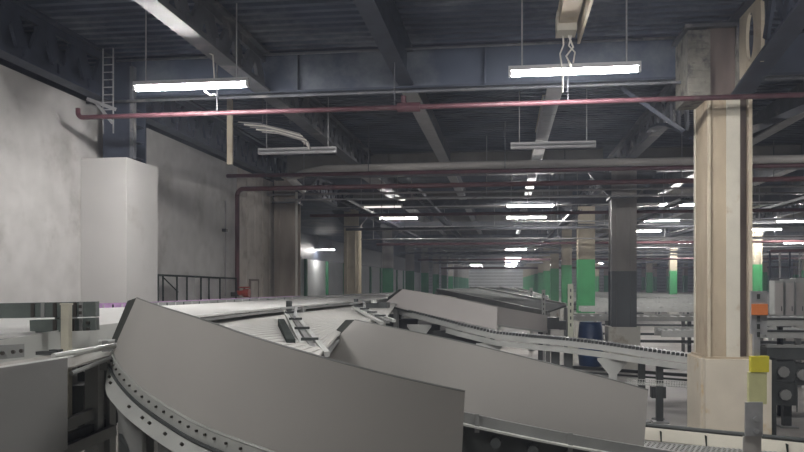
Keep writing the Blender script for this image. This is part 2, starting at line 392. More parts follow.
# haunched girder from the big cream column toward the camera
x = XC
t = thing('arched_girder', (XC,D1-1,Z(2.5)), 'dark arched girder rising toward the camera from the big cream column', 'girder')
A = []; B = []
for i in range(9):
    s = i/8; yy = y0-.05-s*3.4; zz = 2.44+.42*math.sin(s*math.pi/2)
    A.append((x+.16,yy,Z(zz))); B.append((x+.16,yy,Z(zz+.13)))
ob('bottom_chord', MB().strip([(a[0]-.12,a[1],a[2]) for a in A], [(a[0]+.14,a[1],a[2]) for a in A], .035).strip(A, B, .03, nrm=(1,0,0)), 'navy_steel', t)
ob('top_chord', MB().bb((x-.0,4.4,Z(3.38)),(x+.3,y0,Z(3.42))).bb((x+.12,4.4,Z(3.3)),(x+.16,y0,Z(3.4))), 'navy_steel', t)
# cream eye-shaped cut-out plate, then dark web plates
b = MB(); cx, cz = y0-.62, 3.02
ring = 16; ov = []; 
for i in range(ring):
    a = 2*math.pi*i/ring; ov.append((cx+.15*math.cos(a), cz+.30*math.sin(a)))
outer = []
for i in range(ring):
    a = 2*math.pi*i/ring; ca, sa = math.cos(a), math.sin(a); m_ = max(abs(ca)/.42, abs(sa)/.40)
    outer.append((cx+ca/m_, cz+sa/m_+(-.02)))
vs = []
for xx in (x+.10,x+.14):
    vs += [(xx,p[0],Z(p[1])) for p in outer]+[(xx,p[0],Z(p[1])) for p in ov]
fs = []
for i in range(ring):
    j = (i+1)%ring; n_ = 2*ring
    fs += [(i,j,ring+j,ring+i),(n_+i,n_+ring+i,n_+ring+j,n_+j),(i,n_+i,n_+j,j),(ring+i,ring+j,n_+ring+j,n_+ring+i)]
ob('cut_out_plate', b.add(vs, fs), 'cream', t)
for i in range(4):
    ya = y0-1.15-i*.62
    ob('diagonal', MB().bar((x+.12,ya,Z(2.82+.02*i)),(x+.12,ya-.3,Z(3.36)), .14,.04,up=(1,0,0)).bar((x+.12,ya-.3,Z(3.36)),(x+.12,ya-.6,Z(2.86)), .14,.04,up=(1,0,0)), 'navy_steel', t)
t = thing('brace', (XC,D1,Z(2.3)), 'light grey diagonal braces behind the head of the big cream column', 'brace')
ob('brace_angle', MB().bar((x-.35,y1+.15,Z(2.15)),(x-1.2,y1+.6,Z(2.95)), .05,.06), 'navy_steel', t)
ob('brace_angle', MB().bar((x+.45,y1+.15,Z(2.1)),(x+2.4,y1+.6,Z(2.95)), .07,.1), 'grey_steel', t)
t = thing('haunch_girder', (XC,D1+.3,Z(2.3)), 'arched lattice haunch running back from the big cream column head', 'girder')
A = [(x-.2,y1+.1+s*.55,Z(2.05+.75*math.sin(s*math.pi/12))) for s in range(7)]
ob('bottom_chord', MB().strip([(a[0]-.1,a[1],a[2]) for a in A], [(a[0]+.1,a[1],a[2]) for a in A], .04), 'navy_steel', t)
for i in range(1,6): ob('post', MB().bar(A[i], (A[i][0],A[i][1],Z(2.9)), .14,.04,up=(1,0,0)), 'grey_steel', t)

# deck-level conduit and angle across the first bay
def pipe(name, pts, r, m, label, cat='pipe', group=None, n=8, parts=()):
    b = MB().tube(pts, r, n); c = Vector(pts[0]); t = thing(name, c, label, cat, group)
    ob('pipe_run', b, m, t, smooth=True)
    for q in parts: ob(*q, t)
    return t
pipe('conduit', [PY(215,44,10.9),PY(250,41.5,10.9),PY(330,39,10.9),PY(366,39,10.9)], .018, 'white_cable', 'thin white conduit on the deck at the top, left of centre', n=6)
pipe('deck_angle', [(XL,10.95,Z(3.40)),(XC-.5,10.95,Z(3.40))], .02, 'grey_steel', 'thin grey angle under the deck edge above the first cross girder', n=4)
pipe('service_pipe', [(XW+.02,10.75,Z(2.73)),(12,10.75,Z(2.73))], .022, 'grey_steel', 'thin grey pipe running under the first cross girder across the hall')

# ================================================================ PIPES
def bend(a, c, b_, r, n=5):
    a, c, b_ = Vector(a), Vector(c), Vector(b_); d1 = (a-c).normalized(); d2 = (b_-c).normalized()
    return [c+d1*r*(1-math.sin(i/n*math.pi/2))+d2*r*(1-math.cos(i/n*math.pi/2)) for i in range(n+1)]
yp = 9.95; hp = 2.32; xe = PY(78,118,yp).x
pts = [(xe,yp,Z(hp)+.13)]+bend((xe,yp,Z(hp)+.13),(xe,yp,Z(hp)),(xe+1,yp,Z(hp)),.07)+[(14,yp,Z(hp))]
t = pipe('sprinkler_main', pts, .034, 'red_pipe', 'long red pipe across the view, nearest and highest of the red pipes')
xc_ = PY(405,108,yp).x
ob('coupling', MB().tube([(xc_-.10,yp,Z(hp)),(xc_+.20,yp,Z(hp))], .062, 10), 'red_pipe', t, label='pale red coupling clamp')
ob('coupling_outlet', MB().tube([(xc_-.02,yp,Z(hp)),(xc_-.02,yp,Z(hp)+.15)], .035, 8), 'red_pipe', t)
for xx in (-3.9, -1.45, .8, 5.2): ob('hanger_rod', MB().tube([(xx,yp,Z(hp)),(xx,yp,Z(3.5))], .009, 5), 'grey_steel', t)
yp = 16.6; h2 = (HY-176)/FPX*(PY(228,176,yp)-Vector((0,0,CAMZ))).xy.length*1.0
zc = PY(228,176,yp); 
t = pipe('sprinkler_branch', [(XW+.02,yp,zc.z),(14,yp,zc.z-.02)], .045, 'red_pipe', 'second red pipe back, straight from the left wall above the bent one')
for xx in (-3, 0, 4): ob('hanger_rod', MB().tube([(xx,yp,zc.z),(xx,yp,Z(3.5))], .01, 5), 'grey_steel', t)
yp = 17.0; a = PY(240,189,yp)
pipe('down_pipe', [(XW+.12,yp,Z(-.25)),(XW+.12,yp,a.z-.15)]+bend((XW+.12,yp,a.z-1),(XW+.12,yp,a.z),(XW+3,yp,a.z),.15)+[(13,yp,a.z+.02)], .055, 'dark_red', 'dark red pipe dropping down the left wall and bending across the hall')
t = pipe('wall_pipe', [(XW+.06,16.4,Z(-.3)),(XW+.06,16.4,Z(1.85))], .02, 'grey_pipe', 'thin grey riser pipe beside the dark red downpipe')
ob('bracket', MB().bb((XW,16.35,Z(1.15)),(XW+.1,16.45,Z(1.22))), 'bolt_dark', t)
# big grey pipe with a sag
a = PY(290,178,16.9); b1 = PY(325,169,16.9); b2 = PY(692,161,16.9)
pipe('duct_pipe', [a+Vector((-.1,1.5,-.1)),a,PY(305,173,16.9),b1,PY(480,165,16.9),b2,b2+Vector((6,0,0))], .085, 'duct_grey', 'thick grey pipe running across just above the second red pipe')
a = PY(232,183,19.5)
for i,(hh,yy,r,m,l) in enumerate(((2.35,19.6,.03,'grey_pipe','thin grey conduit in front of the second cross girder'),(1.95,21.5,.05,'dark_red','dark red pipe behind the second cross girder'),(2.2,24.0,.03,'light_steel','thin pale conduit above the dim tube fixture'),
     (1.9,26.5,.05,'grey_steel','dark pipe in the third bay, low'),(2.2,31,.05,'grey_pipe','grey pipe in the fourth bay'),(1.7,33,.06,'dark_red','dark red pipe in the fourth bay'),(2.0,36,.06,'light_steel','pale cable tube in the fourth bay'),
     (1.6,40.5,.06,'grey_steel','dark pipe in the fifth bay'),(2.1,44,.07,'grey_pipe','grey pipe in the fifth bay'),(1.5,49,.07,'red_pipe','reddish pipe in the sixth bay'),(1.9,53,.07,'light_steel','pale conduit in the sixth bay'),(1.6,60,.09,'grey_steel','dark pipe in the seventh bay'),(1.3,67,.1,'dark_red','dark red pipe in the eighth bay'),(1.5,75,.1,'grey_pipe','grey pipe in the ninth bay'))):
    t = pipe('service_pipe', [(XL+.3 if yy > 20.7 else XW+.02,yy,Z(hh)),(24,yy,Z(hh))], r, m, l+', running across the hall', n=6)
    for xx in (-3.5, 1.5, 6.5, 11, 16): ob('hanger_rod', MB().tube([(xx,yy,Z(hh)),(xx,yy,Z(3.5))], .01, 4), 'grey_steel', t)
for i in range(14):
    yy = 18.2+i*3.3+.6*math.sin(i*2.1); hh = 2.05+.45*math.sin(i*1.7); xa_ = (-5.4,-3.2,0.2,-5.4)[i%4]; xb_ = (9,16,22,12)[(i*3)%4]
    t = pipe('conduit', [(xa_,yy,Z(hh)),((xa_+xb_)/2,yy,Z(hh)-.03),(xb_,yy+.3,Z(hh)+.02)], .022+.0006*i, ('light_steel','grey_pipe')[i%2], f'{ORD[i]} of the thin pale conduits slung across under the roof past the second red pipe', group='thin roof conduits', n=5)
    for k_ in range(4): xx = xa_+.5+k_*(xb_-xa_-1)/3; ob('hanger_rod', MB().tube([(xx,yy,Z(hh)-.02),(xx,yy,Z(3.5))], .012, 4), 'light_steel', t)
# cable ladders lengthwise
for i,(xx,hh,ya,yb,l) in enumerate(((-2.5,2.55,20,48,'left of centre'),(-4.7,2.4,21.5,60,'by the left column row'),(2.2,2.2,24,60,'by the middle column row'),(5.0,2.3,22,60,'right of the middle column row'),(8.6,2.4,22,60,'well right of the middle column row'))):
    t = thing('cable_ladder', (xx,ya,Z(hh)), f'pale cable ladder running away down the hall, {l}', 'cable ladder', 'cable ladders')
    ob('side_rail', MB().bb((xx-.16,ya,Z(hh)),(xx-.14,yb,Z(hh)+.08)), 'grey_steel', t); ob('side_rail', MB().bb((xx+.14,ya,Z(hh)),(xx+.16,yb,Z(hh)+.08)), 'grey_steel', t)
    b = MB()
    for j in range(int((yb-ya)/.5)): b.bb((xx-.14,ya+.1+j*.5,Z(hh)),(xx+.14,ya+.14+j*.5,Z(hh)+.03))
    ob('rungs', b, 'grey_steel', t, kind='stuff')
    b = MB()
    for c_ in (-.08,0,.07): b.tube([(xx+c_,ya,Z(hh)+.05),(xx+c_*.6,(ya+yb)/2,Z(hh)+.05),(xx+c_,yb,Z(hh)+.05)], .02, 5)
    ob('cables', b, 'rubber', t)
# short ladder tray on the wall column
t = thing('cable_ladder', (-6.0,10.55,Z(2.5)), 'small upright cable ladder beside the dark column top left', 'cable ladder')
a = PY(103,95,10.5)
for dx in (0,.16): ob('side_rail', MB().tube([(a.x+dx,10.5,Z(2.2)),(a.x+dx,10.5,Z(3.45))], .012, 5), 'light_steel', t)
for i in range(8): ob('rung', MB().tube([(a.x,10.5,Z(2.55)+i*.11),(a.x+.16,10.5,Z(2.55)+i*.11)], .009, 5), 'light_steel', t)
ob('strut', MB().bar((a.x-.25,10.5,Z(2.72)),(a.x+.2,10.5,Z(2.55)), .03,.05), 'light_steel', t)
ob('strut', MB().bar((a.x-.1,10.5,Z(2.65)),(a.x+.15,10.5,Z(2.35)), .03,.04), 'light_steel', t)

# ================================================================ CEILING TRUNKING above the light rows
def trunk(x, ya, yb, lab, near=False):
    t = thing('cable_trunking', (x,ya,Z(2.9)), lab, 'trunking', 'cream trunking over the light rows')
    ob('trunk_body', MB().bb((x-.10,ya,Z(2.92)),(x+.10,yb,Z(3.05))), 'cream' if near else 'light_steel', t)
    ob('lid_edge', MB().bb((x-.115,ya,Z(3.05)),(x+.115,yb,Z(3.07))), 'cream', t)
    for s in range(int((yb-ya)//2)+1): ob('hanger_rod', MB().tube([(x,ya+.3+s*2,Z(3.05)),(x,ya+.3+s*2,Z(3.52))], .01, 5), 'grey_steel', t)
    return t
t = trunk(.70, 3.5, 8.7, 'cream trunking coming in at the top centre, ending in a junction box', True)
ob('junction_box', MB().bb((.58,8.7,Z(2.84)),(.80,8.98,Z(3.07))), 'cream_light', t)
ob('side_cover', MB().bb((.84,7.6,Z(2.80)),(.87,9.1,Z(3.1))), 'cream', t)
t2 = ob('hanging_cable', MB().tube([(.66,8.9,Z(2.85)),(.67,8.95,Z(2.75)),(.63,8.95,Z(2.65)),(.66,8.95,Z(2.4)),(.66,8.95,Z(2.2))], .010, 5).tube([(.72,8.9,Z(2.85)),(.78,8.95,Z(2.72)),(.70,8.95,Z(2.62)),(.75,8.95,Z(2.52)),(.74,8.95,Z(2.48))], .012, 5).tube([(.76,8.9,Z(2.85)),(.73,8.95,Z(2.74)),(.80,8.95,Z(2.66)),(.78,8.95,Z(2.54))], .010, 5), 'white_cable', t)
trunk(.72, 12.6, 15.6, 'grey trunking over the unlit fixture near the centre')
trunk(.74, 17.6, 21.5, 'pale trunking in the second bay behind the pipes, centre')
trunk(.74, 30, 40, 'pale trunking farther back on the centre light row')
trunk(-3.85, 20.6, 26, 'pale trunking left of centre above the left light row')
trunk(-3.85, 30, 40, 'pale trunking farther back on the left light row')

# ================================================================ LIGHTS
def fixture(mode):
    t = thing('tube_light', (0,0,0), 'x', 'light', 'tube light fixtures')
    ob('housing', MB().bb((-.76,-.035,.02),(.76,.035,.065)).prism([(-.09,0),(.09,0),(.035,.03),(-.035,.03)], 'X', -.74, .74), 'lamp_body', t)
    for s in (-1,1): ob('end_cap', MB().bb((s*.74-.02,-.04,-.05),(s*.74+.02,.04,.03)), 'lamp_body', t)
    for s in ((-1,1) if mode != 'off' else (-1,1)):
        yy = 0 if mode != 'off' else s*.035
        if mode != 'off' and s == 1: continue
        ob('fluorescent_tube', MB().tube([(-.72,yy,-.03),(.72,yy,-.03)], .026, 8), {'lit':'tube_lit','dim':'tube_dim','off':'tube_off'}[mode], t)
    for s in (-.6,.6): ob('hanger_rod', MB().tube([(s,0,.06),(s,0,1.0)], .010, 5), 'light_steel', t)
    if mode == 'lit':
        L = bpy.data.lights.new('lamp', 'AREA'); L.shape = 'RECTANGLE'; L.size = 1.42; L.size_y = .06; L.energy = LAMP_W; L.color = (1,.975,.95)
        lo = bpy.data.objects.new('lamp', L); COL.objects.link(lo); lo.parent = t; lo.location = (0,0,-.062)
    return t
fx = {m: fixture(m) for m in ('lit','dim','off')}
seen = {}
def light(x, y, z, mode, label):
    if mode in seen: return dup(fx[mode], (x,y,z), label)
    seen[mode] = 1; fx[mode].location = (x,y,z); fx[mode]['label'] = label; return fx[mode]
HL = 2.5
t = light(.80, 9.1, Z(HL), 'lit', 'brightest lit tube light, hanging top centre before the cross girder')
lt = light(-3.93, 9.15, Z(HL), 'lit', 'lit tube light at top left in front of the left wall')
ob('hanging_flex', MB().tube([(-3.62,9.15,Z(HL)+.06),(-3.62,9.1,Z(HL)+.35),(-3.75,9.1,Z(HL)+.42)], .01, 5).tube([(-3.72,9.15,Z(HL)),(-3.73,9.12,Z(HL)-.10),(-3.66,9.12,Z(HL)-.15),(-3.6,9.12,Z(HL)-.14)], .012, 5), 'white_cable', lt)
light(.86, 14.04, Z(HL), 'off', 'unlit grey fixture hanging behind the brightest tube')
light(-3.9, 14.0, Z(HL), 'off', 'unlit grey fixture at left with cables bunched above it')
light(-4.05, 24.4, Z(HL), 'dim', 'dim pinkish tube light left of centre')
light(-4.05, 28.8, Z(HL), 'lit', 'lit tube light just behind the dim one, left of centre')
vis = []
for i,(px,py) in enumerate(((530,206),(527,217.6),(520,243.3),(518,249.6),(516,258),(515,261),(514,263.6))):
    p = PH(px,py,HL-.03); vis.append(p)
    light(.8, p.y, Z(HL), 'lit', f'lit tube light in the centre row, {ORD[i]} of the lit ones beyond the unlit')
for i,(px,py) in enumerate(((463,259),(468,263))):
    p = PH(px,py,HL); light(p.x, p.y, Z(HL), 'lit', f'small far lit tube light left of the centre row, {["nearer","farther"][i]} one')
for px,py,w_,l in ((325,249.5,22,'small lit tube light beyond the end of the left wall'),
        (683,204,26,'lit tube light just left of the big cream column, highest there'),(660.5,220,43,'lit tube light left of the big cream column, longest there'),
        (645,230.5,20,'small lit tube light behind the grey column'),(676.5,247,23,'lit tube light left of the big cream column, lowest there'),(690,242.6,12,'small lit tube light touching the left edge of the big cream column'),
        (600.5,247,15,'small lit tube light between green column and grey column, upper'),(604,263,12,'tiny lit tube light between green column and grey column, lower'),
        (764.5,229,27,'lit tube light just right of the big cream column'),(796,220.7,30,'lit tube light at the right edge, upper'),(796,243,30,'lit tube light at the right edge, lower')):
    p = P(px,py,HL*FPX/(HY-py)); light(p.x, p.y, p.z, 'lit', l)
for i,(x_,y_) in enumerate(((.8,112),(.8,120),(-4,118),(6,118),(-4,105),(6,105))): light(x_, y_, Z(HL), 'lit', f'tiny tube light added to brighten the end wall, {ORD[i]} of six')  # extra tubes added to brighten the end wall and far hall
# the same rows carry on behind and above the camera
light(.8, 4.2, Z(HL), 'lit', 'lit tube light overhead in the centre row, above the frame')
light(-3.0, 1.5, Z(HL), 'lit', 'lit tube light overhead at left, above the frame')
light(5.5, 5.5, Z(HL), 'lit', 'lit tube light overhead at right, outside the frame')
light(8.5, 12.5, Z(HL), 'lit', 'added fill tube light out of frame to the right of the big cream column')  # from here on: unseen tubes added to lift the light in the hall
light(15.3, 21, Z(HL), 'lit', 'added fill tube light out of frame right of the second cross girder')
for i,y_ in enumerate((20,30,44)): light(20, y_*1.1, Z(HL), 'lit', f'added fill tube light out of frame at far right, {ORD[i]} one')
# trapeze with bunched cables above the unlit left fixture
t = thing('cable_bundle', (-3.9,13.2,Z(2.7)), 'bunch of sagging pale cables above the unlit left fixture', 'cables')
for i in range(5):
    a = PY(238+i*6,122+i*2.5,12.9); c = PY(300+i*2,134+i*2,13.3)
    ob('cable', MB().tube([a,a.lerp(c,.35)+Vector((0,0,.04)),a.lerp(c,.7)+Vector((0,0,.02)),c,c+Vector((.05,0,-.15))], .014, 5), 'white_cable' if i%2 else 'grey_pipe', t)
a = PY(262,124,12.95)
for dx in (0,.5): ob('hanger_rod', MB().tube([(a.x+dx,12.98,a.z),(a.x+dx,12.98,Z(3.52))], .01, 5), 'grey_steel', t)
b = PY(252,120,12.6)
t = thing('drop_post', (b.x,12.6,Z(2.2)), 'upright cream angle and short lattice panel behind the lit left tube', 'post')
ob('angle_post', MB().bb((b.x-.45,12.6,Z(2.05)),(b.x-.36,12.66,Z(3.52))), 'cream', t)

# ================================================================ WALL-SIDE BITS
t = thing('wall_railing', (XW+.3,12,Z(-.3)), 'black framed barrier standing along the left wall past the pilaster', 'railing')
ob('top_rail', MB().tube([PX(157,275,-5.75),PX(236,278.5,-5.75)], .02, 6), 'rubber', t)
for px in (158,163,177,187,201,209,220,236):
    a = PX(px,275.2+(px-157)*.045,-5.75); ob('post', MB().tube([(a.x,a.y,Z(-1.0)),a], .016, 6), 'rubber', t)
a = PX(163,277,-5.75); c = PX(178,292,-5.75); ob('brace', MB().tube([a,c], .012, 5), 'rubber', t)
for px in (177,201): 
    a = PX(px,278,-5.78); c = PX(px+20,300,-5.78)
    ob('infill_panel', MB().bb((-5.79,a.y,Z(-.8)),(-5.78,c.y-.1,a.z)), 'grey_pipe', t)
a = PY(296.5,192,18.9); pipe('wall_conduit', [(a.x,18.9,Z(-1.2)),a], .03, 'white_cable', 'upright white conduit at the end of the left wall beside the beige-brown column')
t = thing('valve_set', (XW+.35,17,Z(-.3)), 'red valve with handwheel at the foot of the dark red downpipe', 'valve')
a = PY(232,293,16.8); a.x = max(a.x, XW+.36)
ob('valve_body', MB().tube([(a.x-.18,16.8,a.z),(a.x-.05,16.8,a.z),(a.x,16.8,a.z),(a.x+.12,16.8,a.z)], [.06,.06,.1,.1], 10), 'valve_red', t)
ob('handwheel', MB().tube([(a.x-.0+.12*math.cos(i*math.pi/6),16.8+.12*math.sin(i*math.pi/6),a.z+.13) for i in range(13)], .016, 5), 'valve_red', t)
ob('stem', MB().tube([(a.x,16.8,a.z),(a.x,16.8,a.z+.14)], .02, 6), 'bolt_dark', t)
ob('flange', MB().tube([(a.x-.22,16.8,a.z-.08),(a.x-.22,16.8,a.z+.02)], .1, 10), 'bolt_dark', t)

# ================================================================ MAIN SORTER LINE (white belt running diagonally behind the chutes)
def lerp(a, b, t): return a+(b-a)*t
hb = -.30
nearE = [PH(x_,y_,hb-.02) for x_,y_ in ((-30,338),(30,333.5),(95,326.5),(150,321),(200,316.5),(250,311),(300,306),(350,301.5),(400,297.5))]
farE = [PH(x_,y_,hb) for x_,y_ in ((-30,314),(30,312),(95,309),(150,307),(200,304.5),(250,301.7),(300,299.2),(350,296.5),(400,294))]
t = thing('sorter_belt_conveyor', nearE[3].copy(), 'long white belt conveyor running from the left edge behind the chutes', 'conveyor')
ob('belt', MB().strip(nearE, farE, .02), 'belt_white', t)
rl = [p+Vector((0,.02,.0)) for p in farE]
ob('side_guard', MB().strip(rl, [p+Vector((0,.0,.055)) for p in rl], .02), 'frame_grey', t)
pl = [p+Vector((0,-.02,.0)) for p in farE[2:7]]
g_ = ob('marker_strip', MB().strip(pl, [p+Vector((0,0,.065)) for p in pl], .006), 'purple', t, label='purple marker strip along the far edge')
ob('side_frame', MB().strip([p+Vector((0,0,-.02)) for p in nearE], [p+Vector((0,0,-.05)) for p in nearE], .03), 'frame_grey', t)
for i in range(0,9,2): 
    for p in (nearE[i], farE[i]):
        ob('leg', MB().bb((p.x-.05,p.y-.0,0),(p.x+.05,p.y+.1,p.z-.03)), 'frame_grey', t)
for i in range(24):
    s = i/24*4+2; k_ = int(s); f_ = s-k_; p = farE[k_].lerp(farE[k_+1], f_)
    ob('marker', MB().box((p.x,p.y-.035,p.z+.022), (.02,.012,.05)), 'frame_white' if i%2 else 'rubber', t)
# slatted transfer table
def tri(px,py): return PH(px,py,-.42)
A0 = [tri(105,340),tri(150,323.5),tri(200,318.5),tri(250,313),tri(300,308),tri(350,303.5),tri(375,301),tri(400,299)]
B0 = [P(105,352,5.0),P(150,352,4.7),P(200,360,4.2),P(250,366,3.95),P(296,372,3.85),P(319,372,4.3),P(337,330,6.0),P(352,330,7.6),P(385,330,8.8)]
for q in B0: q.z = Z(-.42)
for q in A0: q.z = Z(-.42)
t = thing('slatted_transfer_table', A0[2].copy(), 'pale finely slatted sorting table between the curved guards and the white belt', 'conveyor')
N = 26; proto = None
ob('table_frame', MB().strip([q-Vector((0,0,.05)) for q in A0], [q-Vector((0,0,.05)) for q in B0], .03), 'frame_grey', t)
def poly(Pl, s):
    s *= len(Pl)-1; k_ = min(int(s), len(Pl)-2); return Pl[k_].lerp(Pl[k_+1], s-k_)
for i in range(N):                       # slats run along the table, parallel to the belt
    s0, s1 = (i+.08)/N, (i+.90)/N
    # rows from far edge (A) to near edge (B), denser toward the far edge is left to perspective
    L1 = [poly(A0,u/8).lerp(poly(B0,u/8), s0) for u in range(9)]; L2 = [poly(A0,u/8).lerp(poly(B0,u/8), s1) for u in range(9)]
    ob('slat', MB().strip(L1, L2, .02), 'slat_white', t)
for q in (A0[1],A0[4],B0[1],B0[4],A0[7]):
    ob('leg', MB().bb((q.x-.05,q.y-.05,0),(q.x+.05,q.y+.05,q.z-.06)), 'frame_grey', t)

# ================================================================ CHUTES WITH GUARD PANELS
def bolts(t, pts, r, m='bolt_dark', nrm=Vector((0,-1,0)), d=.012):
    for p in pts: ob('bolt', MB().tube([p, p+nrm*d], r, 6), m, t)
def guard(name, top, bot, label, edge=None, gm='guard', em='guard_edge', grp=None, fm='flange_shade'):
    """top / bot: lists of (px,py,z)"""
    t = thing(name, P(*bot[len(bot)//2]), label, 'chute', grp)
    A = [P(*p) for p in top]; B = [P(*p) for p in bot]
    # refine
    A2 = [poly(A, i/32) for i in range(33)]; B2 = [poly(B, i/32) for i in range(33)]
    for Q in (A2, B2):
        for _ in range(3):
            Q[1:-1] = [(Q[i-1]+Q[i]*2+Q[i+1])/4 for i in range(1, len(Q)-1)]
    g = ob('guard_panel', MB().strip(A2, B2, .008), gm, t, smooth=False)
    for p in g.data.polygons: p.use_smooth = True
    g.data.set_sharp_from_angle(angle=math.radians(40)) if hasattr(g.data,'set_sharp_from_angle') else None
    ob('top_lip', MB().tube([a+Vector((0,0,.0)) for a in A2], .006, 5), em, t)
    if edge:
        ob('return_flange', MB().strip([A[0],B[0]], [P(*edge[0]),P(*edge[1])], .006), fm, t, label='return flange with shade in its colour')
    return t, A2, B2
# --- nearest big curved guard
top = [(137,298,4.75),(150,303,4.45),(170,309.5,4.12),(195,317,3.85),(220,325.5,3.66),(240,333,3.55),(300,351,3.4),(360,368,3.33),(420,382,3.3),(465,391.5,3.3)]
bot = [(113,352,4.75),(119,366,4.5),(139,387,4.2),(164,404,3.95),(194,422,3.72),(222,434,3.6),(285,456,3.42),(350,478,3.34),(412,496,3.3),(459,508,3.3)]
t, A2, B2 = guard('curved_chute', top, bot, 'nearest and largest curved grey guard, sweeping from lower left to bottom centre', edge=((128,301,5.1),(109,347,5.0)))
# bent rim: upright web then the flat outer flange with bolts
off = Vector((-.02,-.03,0))
web_t = [q+off*.2 for q in B2]; web_b = [q+Vector((0,0,-.085)) + off*.2 for q in B2]
ob('rim_web', MB().strip(web_t, web_b, .012), 'rim', t)
def outv(i, Q):
    d_ = (Q[min(i+1,len(Q)-1)]-Q[max(i-1,0)]); d_.z = 0; n_ = Vector((d_.y,-d_.x,0)).normalized()
    return n_ if n_.y < 0 or n_.x < -.5 else -n_
in_ = [web_b[i]-outv(i,B2)*.00 for i in range(33)]
out_ = [web_b[i]+(outv(i,B2)*.075+Vector((0,0,-.07)))*min(1,.3+i*.2) for i in range(33)]
ext_i = in_; ext_o = out_
ob('rim_flange', MB().strip(ext_i, ext_o, .012), 'rim', t)
ob('top_bead', MB().tube([q+off*.3+Vector((0,0,.002)) for q in B2], .008, 6), 'rim', t)
ob('seam_rail', MB().tube([q+off*.8+Vector((0,0,-.078)) for q in B2], .010, 6), 'frame_dark', t, label='dark joint rail')  # dark rail along the seam at the foot of the rim web
bolts(t, [B2[i]+off*.35+Vector((0,0,-.03)) for i in range(1,22,1)], .007, nrm=outv(10,B2))
bolts(t, [web_b[i].lerp(out_[i],.5) for i in (2,3,7,9,10,12,14,17,19,22)], .009, nrm=(outv(10,B2)*.1+Vector((0,0,.1))).normalized(), d=.02)
for i in (3, 10, 17, 26):
    a_ = out_[i]; ob('leg', MB().bb((a_.x+.05,a_.y+.05,0),(a_.x+.17,a_.y+.17,a_.z-.02)), 'frame_grey', t)
for i in (5, 12, 20):
    a_ = out_[i].lerp(in_[i],.3); ob('gusset', MB().prism([(a_.x-.01,a_.z-.01),(a_.x+.16,a_.z-.02),(a_.x+.16,a_.z-.34),(a_.x+.10,a_.z-.34)], 'Y', a_.y-.01, a_.y+.01), 'frame_grey', t)
ob('lower_ring', MB().strip([q+Vector((.05,.07,-.26)) for q in out_], [q+Vector((.05,.07,-.36)) for q in out_], .02), 'frame_dark', t)
a_ = P(113,346,4.8)
ob('latch_block', MB().box(a_+Vector((-.02,0,0)), (.09,.06,.07), .4), 'frame_grey', t); ob('latch_catch', MB().box(a_+Vector((-.05,0,-.12)), (.05,.05,.06)), 'frame_grey', t)
ob('latch_pin', MB().tube([a_+Vector((-.08,-.02,.03)), a_+Vector((.03,-.02,.035))], .012, 6).tube([a_+Vector((-.08,-.02,-.0)), a_+Vector((.03,-.02,.0))], .012, 6), 'frame_white', t)
# inner chute bed behind the guard
bed = [q+Vector((.0,.04,-.02)) for q in B2]; bed2 = [q-outv(i,B2)*.75+Vector((0,0,.0)) for i,q in enumerate(B2)]
ob('chute_bed', MB().strip(bed, bed2, .02), 'belt_grey', t)

# --- second guard
top = [(355,320,6.3),(380,325,5.9),(420,333,5.5),(460,341.5,5.25),(500,351,5.15),(560,366,5.1),(610,379,5.1),(648,390,5.15)]
bot = [(318,358,6.3),(350,378,5.9),(400,399,5.5),(440,411,5.25),(480,421,5.15),(545,437,5.1),(600,448,5.1),(643,456,5.15)]
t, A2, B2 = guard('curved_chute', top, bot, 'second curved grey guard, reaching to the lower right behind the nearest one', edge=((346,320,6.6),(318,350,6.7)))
c = [q+Vector((0,.03,0)) for q in B2]
ob('rim_web', MB().strip([q+Vector((0,-.02,0)) for q in c], [q+Vector((0,-.02,-.03)) for q in c], .03), 'frame_grey', t)
bed = [q+Vector((0,.05,-.03)) for q in c]; ob('chute_bed', MB().strip(bed, [q+Vector((.1,.75,.0)) for q in bed], .02), 'belt_grey', t)
# side frame seen under the second guard
def curve_frame(px0, px1, zf, ytop, thick, off_):
    n = 14; return [P(px0+(px1-px0)*i/n, ytop(px0+(px1-px0)*i/n)+off_, zf(px0+(px1-px0)*i/n)) for i in range(n+1)]
yt = lambda px: 416+(px-465)*.225-((px-465)**2)*.00018
zf = lambda px: 4.95
a1 = curve_frame(440,700,zf,yt,0,-4); 
ob('side_channel', MB().strip(a1, [q+Vector((0,0,-.07)) for q in a1], .03), 'frame_grey', t)
ob('channel_lip', MB().strip([q+Vector((0,-.06,-.075)) for q in a1], [q+Vector((0,.03,-.075)) for q in a1], .012), 'rim', t)
a3 = [q+Vector((0,.05,-.08)) for q in a1]
ob('lower_channel', MB().strip(a3, [q+Vector((0,0,-.20)) for q in a3], .02), 'frame_dark', t)
for i in range(1,14,2):
    q = a1[i]; ob('roller_end', MB().tube([q+Vector((0,-.05,-.15)), q+Vector((0,.05,-.15))], .035, 10), 'frame_dark', t)
for i in (2,7): q = a1[i]; ob('splice_plate', MB().box(q+Vector((0,-.03,-.05)), (.03,.012,.12)), 'frame_grey', t)
for i in (1,6,11): q = a1[i]; ob('leg', MB().bb((q.x-.04,q.y+.1,0),(q.x+.04,q.y+.18,q.z-.1)), 'frame_grey', t)

